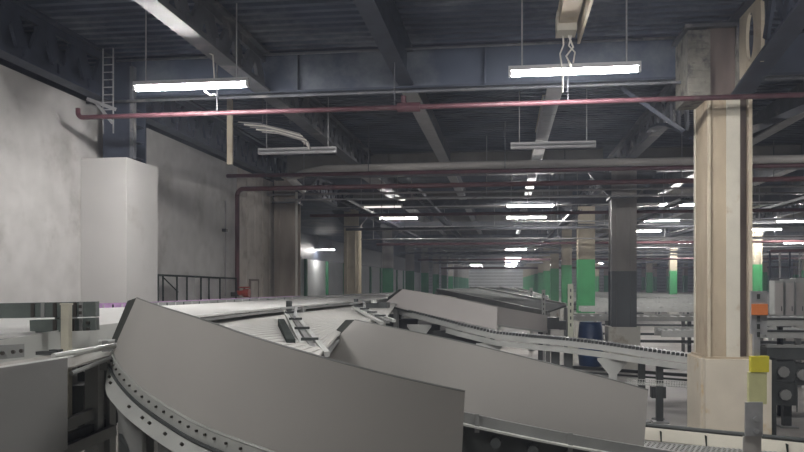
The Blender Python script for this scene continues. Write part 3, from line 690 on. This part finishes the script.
# --- third guard and the long roller track it feeds
top = [(403,289,15.4),(430,293.5,15),(460,299,14.6),(497,307,14.3)]
bot = [(384,304,15.4),(415,312,15),(455,322,14.6),(497,331,14.3)]
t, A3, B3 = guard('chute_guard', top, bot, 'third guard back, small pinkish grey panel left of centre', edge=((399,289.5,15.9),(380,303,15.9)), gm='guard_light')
ob('bottom_lip', MB().strip([q+Vector((0,-.03,0)) for q in B3], [q+Vector((0,-.03,-.035)) for q in B3], .03), 'frame_dark', t)
for q in (B3[4],B3[28]): ob('leg', MB().bb((q.x-.05,q.y+.06,0),(q.x+.05,q.y+.16,q.z)), 'frame_grey', t)
# --- fourth guard
top = [(457,298,21),(480,302,20.5),(497,306.5,20.2),(520,310.5,20),(547.5,315.5,20)]
bot = [(450,309,21),(478,318,20.5),(497,324,20.2),(520,327.5,20),(547.5,331,20)]
t, A4, B4 = guard('chute_guard', top, bot, 'fourth guard back, grey panel just right of the pinkish one', gm='guard_light')
ob('bottom_rail', MB().strip([q+Vector((0,-.04,0)) for q in B4], [q+Vector((0,-.04,-.05)) for q in B4], .04), 'frame_white', t)
for q in (B4[14],B4[30]): ob('leg', MB().bb((q.x-.06,q.y+.06,0),(q.x+.06,q.y+.18,q.z)), 'frame_dark', t)
ob('drive_box', MB().box(P(553,323,19.6), (.28,.4,.3)).box(P(562,325,19.6), (.18,.4,.22)), 'frame_dark', t)
# far grey inclined belts
for i,(c4,l) in enumerate((((( 437,289.5,24),(478,289,26),(566,306,21),(548,312,20.6)),'dark grey inclined belt rising behind the two small guards'),
                          (((470,287.5,34),(500,288,38),(548,298,27),(540,303,26)),'farthest dark grey inclined belt, towards the end of the hall'))):
    Q = [P(*q) for q in c4]; t = thing('inclined_belt', Q[3].copy(), l, 'conveyor', 'inclined belts')
    ob('belt', MB().strip([Q[0],Q[3]], [Q[1],Q[2]], .05), 'belt_grey', t)
    ob('side_rail', MB().strip([Q[1]+Vector((0,0,.08)),Q[2]+Vector((0,0,.08))], [Q[1]+Vector((0,0,-.05)),Q[2]+Vector((0,0,-.05))], .06), 'frame_white', t)
    ob('side_rail', MB().strip([Q[0]+Vector((0,0,.03)),Q[3]+Vector((0,0,.03))], [Q[0]+Vector((0,0,-.12)),Q[3]+Vector((0,0,-.12))], .05), 'frame_grey', t)
    for q in Q: ob('leg', MB().bb((q.x-.06,q.y-.06,0),(q.x+.06,q.y+.06,q.z-.05)), 'frame_grey', t)

# --- long curved roller track
ctr = [(380,303.5,16.2),(400,309.5,15.3),(430,317,14.6),(460,325,14.0),(495,333.5,13.6),(530,337,13.2),(560,339.5,12.9),(600,344,12.4),(640,350,12.0),(690,357,11.75),(730,360,11.6),(790,364,11.5)]
C = [P(*q) for q in ctr]; C = [poly(C, i/60) for i in range(61)]
t = thing('roller_track', C[30].copy(), 'long pale roller track curving from the third guard behind the big cream column', 'conveyor')
bk = [q+Vector((.06,.62,0)) for q in C]
ob('side_channel', MB().strip(C, [q+Vector((0,0,-.10)) for q in C], .03), 'frame_white', t)
for i in range(2,22,2): q = C[i]; ob('void_shade_box', MB().box(q+Vector((.1,.35,-.42)), (.34,.2,.46 if i%4 else .34)), 'frame_dark', t)  # dark boxes added to stand for the shaded void below the track
ob('side_channel', MB().strip([q+Vector((0,0,.02)) for q in bk], [q+Vector((0,0,-.14)) for q in bk], .03), 'frame_white', t)
ob('lower_channel', MB().strip([q+Vector((0,-.03,-.12)) for q in C[14:]], [q+Vector((0,-.03,-.21)) for q in C[14:]], .05), 'frame_white', t)
pr = None
for i in range(0,120):
    q = poly(C, (i+.5)/120); e = poly(bk, (i+.5)/120)
    if pr is None:
        pr = ob('roller', MB().tube([Vector((0,.02,0)), Vector((.06,.6,0))], .028, 6), 'galv', t); base = Vector(t.location); 
        pr.data.transform(Matrix.Translation(base)); pr.location = q-base
        cap0 = ob('roller_cap', MB().box((0,0,0), (.05,.03,.045)), 'frame_dark', t); cap0.data.transform(Matrix.Translation(base)); cap0.location = q-base+Vector((0,-.01,.02))
    else:
        r_ = pr.copy(); COL.objects.link(r_); r_.location = q-base
        r_ = cap0.copy(); COL.objects.link(r_); r_.location = q-base+Vector((0,-.01,.02))
for i,(px,m,wd) in enumerate(((418,'frame_white',.14),(492,'frame_white',.14),(555,'frame_dark',.14),(566,'frame_dark',.14),(612,'frame_white',.13),(647,'frame_dark',.10),(657,'frame_dark',.10),(785,'frame_dark',.12))):
    k_ = min(range(61), key=lambda i_: abs(((C[i_].x*CS+C[i_].y*SN)/(C[i_].y*CS-C[i_].x*SN))*FPX+402-px)); q = C[k_]
    b = MB()
    if m == 'frame_white':
        b.prism([(q.x-.24,q.z-.20),(q.x+.24,q.z-.20),(q.x+.24,q.z-.24),(q.x+wd/2,q.z-.46),(q.x+wd/2,0),(q.x-wd/2,0),(q.x-wd/2,q.z-.46),(q.x-.24,q.z-.24)], 'Y', q.y, q.y+.05)
    else: b.bb((q.x-wd/2,q.y+.1,0),(q.x+wd/2,q.y+.2,q.z-.2))
    ob('leg', b, m, t)
    ob('foot_plate', MB().bb((q.x-.12,q.y-.02,0),(q.x+.12,q.y+.24,.02)), 'frame_grey', t)
ob('lower_rail', MB().bar(P(500,362,13.9), P(700,376,12.0), .06,.05).bar(P(500,366,13.9), P(700,381,12.0), .03,.03), 'frame_dark', t)
# wire mesh tray strip
mz = [P(x_,y_,11.2) for x_,y_ in ((628,384),(660,385.5),(695,388))]
t = thing('wire_tray', mz[0].copy(), 'pale wire cable tray low down beside the big cream column', 'tray')
b = MB()
for i in range(28):
    q = poly(mz, i/27); b.bar(q, q+Vector((0,0,.08)), .008,.008).bar(q, q+Vector((0,.25,0)), .008,.008)
for dz in (0,.04,.08): b.bar(mz[0]+Vector((0,0,dz)), mz[2]+Vector((0,0,dz)), .008,.008)
ob('wire_mesh', b, 'frame_white', t, kind='stuff')
for q in (mz[0],mz[2]): ob('leg', MB().bb((q.x,q.y+.05,0),(q.x+.05,q.y+.1,q.z)), 'frame_grey', t)
a = P(658,386,12.2)
t = thing('floor_valve', (a.x,a.y,0), 'small dark pedestal valve on the floor between track legs', 'valve')
ob('stem', MB().tube([(a.x,a.y,0),(a.x,a.y,.35)], .03, 8), 'frame_dark', t)
ob('body', MB().box((a.x,a.y,.45), (.22,.15,.18)), 'frame_dark', t); ob('base', MB().tube([(a.x,a.y,0),(a.x,a.y,.03)], .1, 10), 'frame_dark', t)

# ================================================================ CROSS CONVEYORS at right and far
def conveyor(xa, xb, y, h, wd, label, m='frame_white', legs=4, n=40, dark=False):
    t = thing('roller_conveyor', ((xa+xb)/2,y,0), label, 'conveyor', 'roller conveyors across the right side')
    ob('side_channel', MB().bb((xa,y,Z(h)-.14),(xb,y+.04,Z(h))), m, t); ob('side_channel', MB().bb((xa,y+wd,Z(h)-.14),(xb,y+wd+.04,Z(h)+.04)), m, t)
    pr = None
    for i in range(n):
        xx = xa+(i+.5)*(xb-xa)/n
        if pr is None: pr = ob('roller', MB().tube([(xx,y+.04,Z(h)-.03),(xx,y+wd,Z(h)-.03)], .035, 6), 'galv', t); x_first = xx
        else: q = pr.copy(); COL.objects.link(q); q.location = (xx-x_first,0,0)
    for i in range(legs):
        xx = xa+(i+.5)*(xb-xa)/legs
        ob('leg', MB().bb((xx-.05,y,0),(xx+.05,y+.06,Z(h)-.14)), 'frame_dark' if i%2 else m, t); ob('leg', MB().bb((xx-.05,y+wd,0),(xx+.05,y+wd+.06,Z(h)-.14)), 'frame_grey', t)
        ob('cross_brace', MB().bb((xx-.03,y,.35),(xx+.03,y+wd,.4)), 'frame_grey', t)
        ob('drive_unit', MB().box((xx+.4,y+.12,Z(h)-.27), (.32,.3,.2)), 'frame_dark', t)
    ob('lower_rail', MB().bb((xa,y-.02,.42),(xb,y+.03,.5)), 'frame_dark', t)
    return t
conveyor(3.2,13,16.3,-.98,.7,'roller conveyor across the right side, nearest one behind the track', legs=5, n=60)
conveyor(2.0,18,23.5,-1.0,.8,'roller conveyor across the right side, second back, passing behind the blue drum', legs=7, n=60)
conveyor(2.6,24,26.8,-.85,.8,'roller conveyor across the right side, third back', legs=7, n=50)
conveyor(3.4,30,32.5,-.85,.9,'roller conveyor across the right side, fourth back', legs=8, n=40)
conveyor(3.4,36,41.5,-.85,1,'roller conveyor across the right side, fifth back', legs=8, n=40)
conveyor(3.4,38,51,-.8,1,'roller conveyor across the right side, sixth back', legs=8, n=30)
conveyor(3.4,38,64,-.8,1.2,'roller conveyor across the right side, farthest one', legs=8, n=30)
# long side rails running down the hall between the light rows
for i,(xx,l) in enumerate(((1.4,'just left of the green columns'),(-1.0,'near the middle of the hall'))):
    t = thing('long_conveyor', (xx,60,0), f'long low conveyor running away to the end wall, {l}', 'conveyor')
    ob('side_channel', MB().bb((xx-.4,36,Z(-.75)),(xx-.34,110,Z(-.55))), 'frame_white', t); ob('side_channel', MB().bb((xx+.34,36,Z(-.75)),(xx+.4,110,Z(-.55))), 'frame_white', t)
    ob('belt', MB().bb((xx-.34,36,Z(-.65)),(xx+.34,110,Z(-.6))), 'belt_grey', t)
    for j in range(12): ob('leg', MB().bb((xx-.4,38+j*6,0),(xx-.3,38.1+j*6,Z(-.75))), 'frame_grey', t)
# pale posts along the track
for i,(px,pt,pb,z,wd,l) in enumerate(((574,284,336,13.6,.10,'slim pale green post standing at the track, left of the blue drum'),(545,290,322,19.5,.09,'slim white post beside the fourth guard'),(532,288,312,24,.1,'small white post farther back on the belts'))):
    a = P(px,pt,z); t = thing('marker_post', (a.x,a.y,0), l, 'post', 'marker posts')
    ob('post', MB().bb((a.x-wd/2,a.y+.7,0),(a.x+wd/2,a.y+.76,a.z)), 'pale_post' if i == 0 else 'frame_white', t)
    for s in range(6): ob('slot', MB().bb((a.x-.012,a.y+.693,a.z-.15-s*.13),(a.x+.012,a.y+.70,a.z-.09-s*.13)), 'frame_dark', t)
    ob('base_plate', MB().bb((a.x-.1,a.y+.63,0),(a.x+.1,a.y+.83,.015)), 'frame_grey', t)
# blue drum
a = P(590.5,340,20.2); 
t = thing('plastic_drum', (a.x,a.y,0), 'dark blue plastic drum standing behind the roller track', 'drum')
prof = [(0,.28),(.03,.30),(.3,.325),(.34,.335),(.38,.325),(.7,.325),(.74,.335),(.78,.325),(1.1,.30),(1.16,.27)]
ob('body', MB().tube([(a.x,a.y,p[0]) for p in prof], [p[1] for p in prof], 20), 'drum_blue', t, smooth=True)
ob('lid_ring', MB().tube([(a.x,a.y,1.13),(a.x,a.y,1.17)], .29, 20), 'drum_blue', t); ob('bung', MB().tube([(a.x+.12,a.y-.1,1.17),(a.x+.12,a.y-.1,1.19)], .04, 8), 'frame_white', t)
# grey cabinets and dark machine at the right edge
for i,(px,z,l) in enumerate(((779,24.5,'left'),(789.5,24.5,'middle'),(800,24.6,'right'))):
    a = P(px,283,z); wd = .27
    t = thing('control_cabinet', (a.x,a.y,0), f'grey upright control cabinet by the right edge, {l} one of three', 'cabinet', 'grey cabinets')
    ob('body', MB().bb((a.x-wd/2,a.y,.15),(a.x+wd/2,a.y+.5,Z(.08+.04*i))), 'frame_white', t); dr = ob('door', MB().bb((a.x-wd/2+.02,a.y-.02,.3),(a.x+wd/2-.02,a.y,Z(0))), 'guard_light', t); ob('handle', MB().bb((a.x+.06,a.y-.04,1.3),(a.x+.08,a.y-.02,1.45)), 'frame_dark', dr)
    ob('plinth', MB().bb((a.x-wd/2,a.y,0),(a.x+wd/2,a.y+.5,.15)), 'frame_dark', t)
t = thing('mesh_gantry', (11,30,Z(.2)), 'grey lattice gantry with upright bars at the right edge behind the cabinets', 'gantry')
a = P(770,281,28); c = P(840,279,28)
ob('beam', MB().bar(a, c, .1,.2), 'grey_steel', t); ob('beam', MB().bar(a+Vector((0,0,1.1)), c+Vector((0,0,1.1)), .08,.1), 'red_pipe', t)
for i in range(8): q = a.lerp(c,i/7); ob('bar', MB().bb((q.x-.03,q.y,0 if i in (0,7) else q.z),(q.x+.03,q.y+.05,q.z+1.1)), 'light_steel' if i%2 else 'navy_steel', t)
# dark machine frame, right edge
a = P(767,343,10.2); 
t = thing('drive_machine', (a.x,a.y,0), 'dark machine frame with pale hubs at the right edge beside the plinth', 'machine')
xx, yy = a.x, a.y
ob('top_beam', MB().bb((xx,yy,a.z-.22),(xx+2.6,yy+.5,a.z-.06)), 'frame_dark', t); ob('top_rail', MB().bb((xx-.02,yy-.03,a.z-.06),(xx+2.6,yy+.02,a.z-.02)), 'frame_grey', t)
ob('side_leg', MB().bb((xx,yy,0),(xx+.12,yy+.5,a.z-.2)), 'frame_dark', t); ob('side_leg', MB().bb((xx+1.2,yy,0),(xx+1.3,yy+.5,a.z-.2)), 'frame_dark', t)
for j,(px,py) in enumerate(((784,372),(803,375),(786,395))):
    q = P(px,py,10.15); ob('hub', MB().tube([q,q+Vector((0,.05,0))], .075, 9), 'frame_grey', t); ob('hub_mount', MB().box(q+Vector((.0,.12,0)), (.34,.1,.3)), 'frame_dark', t)
q = P(797,412,10.15); ob('pull_rod', MB().tube([q,q+Vector((0,0,.45))], .01, 5), 'frame_dark', t)
for i,(py,m,l) in enumerate(((323,'frame_white','upper'),(335,'frame_white','lower'))):
    a = P(766,py,12.3); t = thing('guide_rail', a, f'{l} of the two pale guide rails right of the big cream column', 'rail')
    ob('rail', MB().bb((a.x,a.y,a.z-.05),(a.x+2.6,a.y+.3,a.z+.05)), m, t); ob('rail_edge', MB().bb((a.x,a.y-.02,a.z+.05),(a.x+2.6,a.y+.05,a.z+.08)), 'frame_dark', t)
    for dx in (.3,1.7): ob('bracket', MB().bb((a.x+dx,a.y+.32,0),(a.x+dx+.07,a.y+.4,a.z-.05)), 'frame_dark', t)

# ================================================================ PERFORATED WALKWAY AND MARKER POST, lower right
hs = -1.10
E1 = PH(600,418,hs*1.0); 
a = P(610,421,5.75); c = P(830,443,5.3)
t = thing('perforated_bed', a.copy(), 'perforated metal walkway with cream kerb in the lower right corner', 'walkway')
ob('round_rail', MB().tube([a,P(700,430.5,5.6),P(760,436,5.45),c], .017, 8), 'frame_dark', t)
dz = Vector((0,-.02,-.03))
k0, k1 = P(610,424,5.74), P(830,446,5.29)
ob('kerb', MB().strip([k0,k1], [k0+Vector((0,-.04,-.085)),k1+Vector((0,-.04,-.085))], .02), 'cream_light', t)
for px in (663,709,788):
    s = (px-610)/220; q = k0.lerp(k1,s); ob('kerb_joint', MB().bb((q.x-.004,q.y-.055,q.z-.085),(q.x+.004,q.y-.0,q.z-.01)), 'rubber', t)
z0 = k0.z-.10
g0 = Vector((k0.x,k0.y-.06,z0)); g1 = Vector((k1.x,k1.y-.06,z0-.03))
# perforated sheet: a lattice of small webs
b = MB(); nx, ny = 44, 13; dx = (g1-g0)/nx
for j in range(ny):
    for i in range(nx):
        p = g0+dx*(i+(.5 if j%2 else 0))+Vector((0,-j*.05,0))
        b.bar(p, p+dx*.5+Vector((0,-.05,0)), .014,.008).bar(p+dx*.5+Vector((0,-.05,0)), p+dx, .012,.008) if j%1 == 0 else None
ob('perforated_sheet', b, 'frame_grey', t, kind='stuff')
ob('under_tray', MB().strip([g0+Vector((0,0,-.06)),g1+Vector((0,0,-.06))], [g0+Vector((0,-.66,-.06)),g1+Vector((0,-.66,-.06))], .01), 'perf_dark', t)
for s in (.1,.5,.9): q = g0.lerp(g1,s); ob('leg', MB().bb((q.x-.03,q.y-.06,0),(q.x+.03,q.y,q.z-.06)), 'frame_grey', t); ob('leg', MB().bb((q.x-.03,q.y-.66,0),(q.x+.03,q.y-.6,q.z-.06)), 'frame_grey', t)
zz = 4.75
a = P(757,290,zz)
t = thing('marker_strut', P(757,452,zz), 'slotted grey strut with orange and yellow tape before the big cream column', 'post')
def slab(x0_,y0_,x1_,y1_,z,th): 
    A_ = P(x0_,y0_,z); B_ = P(x1_,y1_,z); m_ = MB(); m_.box(((A_.x+B_.x)/2,(A_.y+B_.y)/2,(A_.z+B_.z)/2), (((A_.x-B_.x)**2+(A_.y-B_.y)**2)**.5, th, abs(A_.z-B_.z)), TH); return m_
ob('strut_head', slab(750.5,291,766.5,334,zz,.02), 'galv', t)
for i in range(5): ob('slot', slab(757,294+i*8+(6 if i>0 else 0),760,299+i*8+(6 if i>0 else 0),zz-.012,.003), 'frame_dark', t)
ob('orange_band', slab(751.5,304,767.5,315,zz-.013,.012), 'orange_tape', t)
ob('strut_neck', slab(753,334,759.5,360,zz,.02), 'galv', t)
ob('yellow_band', slab(750,356,768,372,zz-.01,.03), 'yellow_tape', t)
ob('pale_sleeve', slab(748,372,766,404,zz-.01,.025), 'pale_yellow', t)
ob('clamp_plate', slab(745,402,762.5,436,zz-.03,.012), 'galv', t)
ob('clamp_plate', slab(743,436,761,520,zz-.02,.012), 'guard', t)
for y_ in (419,431):
    q = P(756,y_,zz-.04); ob('bolt', MB().tube([q,q+Vector((0,-.012,0))], .016, 8), 'galv', t)

# ================================================================ LEFT FOREGROUND CONVEYOR
t = thing('side_conveyor', P(60,452,4.2), 'grey panelled conveyor in the lower left corner', 'conveyor')
l0, l1, l2 = P(-40,374,3.75), P(67,358,4.2), P(118,345,4.75)
ob('side_panel', MB().strip([l0,l1], [P(-40,475,3.75)+Vector((0,.0,-.1)),P(67,438,4.2)+Vector((0,0,-.06))], .012), 'panel_grey', t)
ob('top_lip', MB().strip([l0,l1], [l0+Vector((-.02,.10,.002)),l1+Vector((-.02,.10,.002))], .008), 'frame_white', t)
ob('edge_tube', MB().tube([l1+Vector((-.1,.03,.005)), l2], .018, 8), 'rim', t)
ob('edge_tube', MB().tube([l1+Vector((0,.04,-.09)), l2+Vector((0,.03,-.06))], .014, 8), 'frame_grey', t)
i0, i1, i2 = P(-40,356,4.3), P(62,342,4.9), P(118,334,5.5)
ob('inner_wall', MB().strip([i0+Vector((0,0,.05)),i1+Vector((0,0,.08)),i2+Vector((0,0,.08))], [i0+Vector((0,0,-.10)),i1+Vector((0,0,-.10)),i2+Vector((0,0,-.1))], .012), 'rim', t)
ob('bed', MB().strip([l0+Vector((-.03,.12,-.06)),l1+Vector((-.03,.12,-.06)),l2+Vector((-.03,.1,-.06))], [i0+Vector((0,0,-.08)),i1+Vector((0,0,-.08)),i2+Vector((0,0,-.08))], .012), 'guard', t)
ob('cover_plate', MB().strip([P(-40,347,4.15),P(24,344,4.35)], [P(-40,363,4.15),P(24,357,4.35)], .02), 'frame_grey', t)
bolts(t, [P(px,351-(px-20)*.12,4.27) for px in (3,14,22)], .012)
q = P(40,350,4.6)
ob('hinge', MB().box(P(46,353,4.5), (.10,.05,.02)).box(P(56,351,4.55), (.06,.05,.02)), 'frame_dark', t)
for px,zz_ in ((92,4.9),(104,5.0)):
    q = P(px,360,zz_); ob('leg', MB().bb((q.x-.05,q.y,0),(q.x+.04,q.y+.08,q.z)), 'frame_grey', t)
for px0,py0,px1,py1,z0_,z1_,m in ((40,436,114,404,4.5,5.1,'frame_grey'),(40,450,114,420,4.5,5.1,'frame_dark'),(40,462,114,430,4.45,5.0,'frame_grey')):
    ob('lower_rail', MB().bar(P(px0,py0,z0_), P(px1,py1,z1_), .04,.07), m, t)
ob('gear_motor', MB().box(P(78,398,5.1), (.2,.22,.2)).tube([P(78,380,5.2),P(86,378,5.4)], .07, 10), 'frame_dark', t)
ob('void_shade_panel', MB().strip([P(60,362,5.5),P(125,352,5.9)], [P(60,440,5.5),P(125,420,5.9)], .02), 'frame_dark', t)  # dark sheet standing in for the deep shade under this conveyor
# dark rubber-faced rail bars in front of the belt
for i,(x0_,x1_,ya,yb,z,l) in enumerate(((-40,97.5,303,318,4.95,'upper dark rail box with bolted joints at the left edge'),(32,97.5,319,331.5,4.9,'lower dark rail box beneath the bolted one at left'))):
    A_, B_ = P(x0_,ya+1.0,z), P(x1_,ya-1.5,z); hh = (yb-ya)/FPX*z
    t = thing('rail_box', (A_+B_)/2, l, 'rail')
    ob('casing', MB().bar(A_-Vector((0,0,hh/2)), B_-Vector((0,0,hh/2)), .06, hh), 'rail_rubber', t)
    for px in ((36,46,58,78,84) if i == 0 else (58,76,84)):
        s = (px-x0_)/(x1_-x0_); q = A_.lerp(B_,s)-Vector((0,0,hh/2)); ob('joint_plate', MB().box(q+Vector((0,-.035,0)), (.022,.012,hh*.95), TH), 'frame_grey' if px in (46,84) else 'bolt_dark', t)
    ob('bolts_row', MB().box(A_.lerp(B_,.9)+Vector((0,-.035,-.03)), (.02,.02,.02)).box(A_.lerp(B_,.9)+Vector((0,-.035,-.07)), (.02,.02,.02)), 'bolt_dark', t)
    if i == 0: ob('support', MB().bb((A_.x+.6,A_.y+.1,0),(A_.x+.7,A_.y+.2,A_.z-.02)), 'frame_grey', t)
    else: ob('support', MB().bb((B_.x-.3,B_.y+.0,0),(B_.x-.24,B_.y+.06,B_.z-hh)), 'frame_grey', t)
a = P(66.5,305,4.75)
t = thing('edge_post', (a.x,a.y,0), 'short beige upright bar standing on the left conveyor edge', 'post')
ob('bar', MB().bb((a.x-.026,a.y-.02,P(66,430,4.75).z),(a.x+.026,a.y+.02,a.z)), 'beige_post', t); ob('bar_cap', MB().bb((a.x-.03,a.y-.025,a.z),(a.x+.03,a.y+.025,a.z+.012)), 'beige_post', t)
ob('foot', MB().bb((a.x-.08,a.y-.04,P(66,352,4.75).z-.02),(a.x+.08,a.y+.06,P(66,352,4.75).z)), 'frame_white', t)

# ================================================================ DIVERTER RAILS on the table
def rails(qs, z0_, z1_, label, wdt):
    t = thing('diverter_arm', P(qs[0][0],qs[0][1],z0_), label, 'diverter')
    (xa,ya),(xb,yb) = qs
    for j in range(3):
        o_ = (j-1)*wdt
        A_ = P(xa+o_*.6,ya,z0_); B_ = P(xb+o_*1.5,yb-o_*.3,z1_)
        ob('rail', MB().bar(A_, B_, .035,.03), ('frame_white','frame_grey','frame_white')[j], t)
    A_ = P(xa,ya,z0_); B_ = P(xb,yb,z1_)
    for s in (.12,.35,.6,.82): q = A_.lerp(B_,s); ob('cross_piece', MB().box(q+Vector((0,0,.03)), (.12,.025,.02), .3), 'frame_dark', t)
    ob('pivot', MB().tube([A_+Vector((0,0,-.02)),A_+Vector((0,0,.12))], .035, 8), 'frame_dark', t)
    ob('spring', MB().tube([A_.lerp(B_,.05)+Vector((-.1,0,.05)),A_.lerp(B_,.2)+Vector((.04,0,.1)),A_.lerp(B_,.4)+Vector((-.02,0,.06))], .014, 6), 'galv', t)
    return t
t = rails(((289,312),(318,356)), 8.4, 4.55, 'diverter arm of pale rails and springs on the slatted table', 6)
ob('bumper', MB().bar(P(281,323,7.3), P(291,345,5.2), .06,.08), 'rubber', t, label='black rubber bumper')
rails(((356,307),(388,322)), 11.2, 7.6, 'farther diverter arm of thin white rails beside the second guard', 4)
t = thing('bracket_block', P(374,307,12.5), 'small dark drive bracket where the roller track starts', 'bracket')
ob('body', MB().box(P(378,309,12.6), (.35,.3,.22)), 'frame_dark', t); ob('cap', MB().tube([P(374,303,12.4),P(374,300,12.4)], .05, 8), 'frame_white', t)
ob('stand', MB().box((P(378,309,12.6).x,P(378,309,12.6).y,P(378,309,12.6).z/2-.06), (.1,.1,P(378,309,12.6).z-.12)), 'frame_dark', t)

# ================================================================ DUSTY AIR of the hall
hz = MB().bb((-16.9,YB+.1,.02),(XR-.1,YE-.2,Z(DECK)-.02))
ho = ob('haze', hz, 'plaster'); ho['kind'] = 'structure'
hm = bpy.data.materials.new('haze_air'); hm.use_nodes = True; nt = hm.node_tree; nt.nodes.clear()
out = nt.nodes.new('ShaderNodeOutputMaterial'); vs_ = nt.nodes.new('ShaderNodeVolumeScatter')
vs_.inputs['Color'].default_value = (.75,.82,1,1); vs_.inputs['Density'].default_value = .003; vs_.inputs['Anisotropy'].default_value = .2
nt.links.new(vs_.outputs[0], out.inputs['Volume']); ho.data.materials.clear(); ho.data.materials.append(hm)
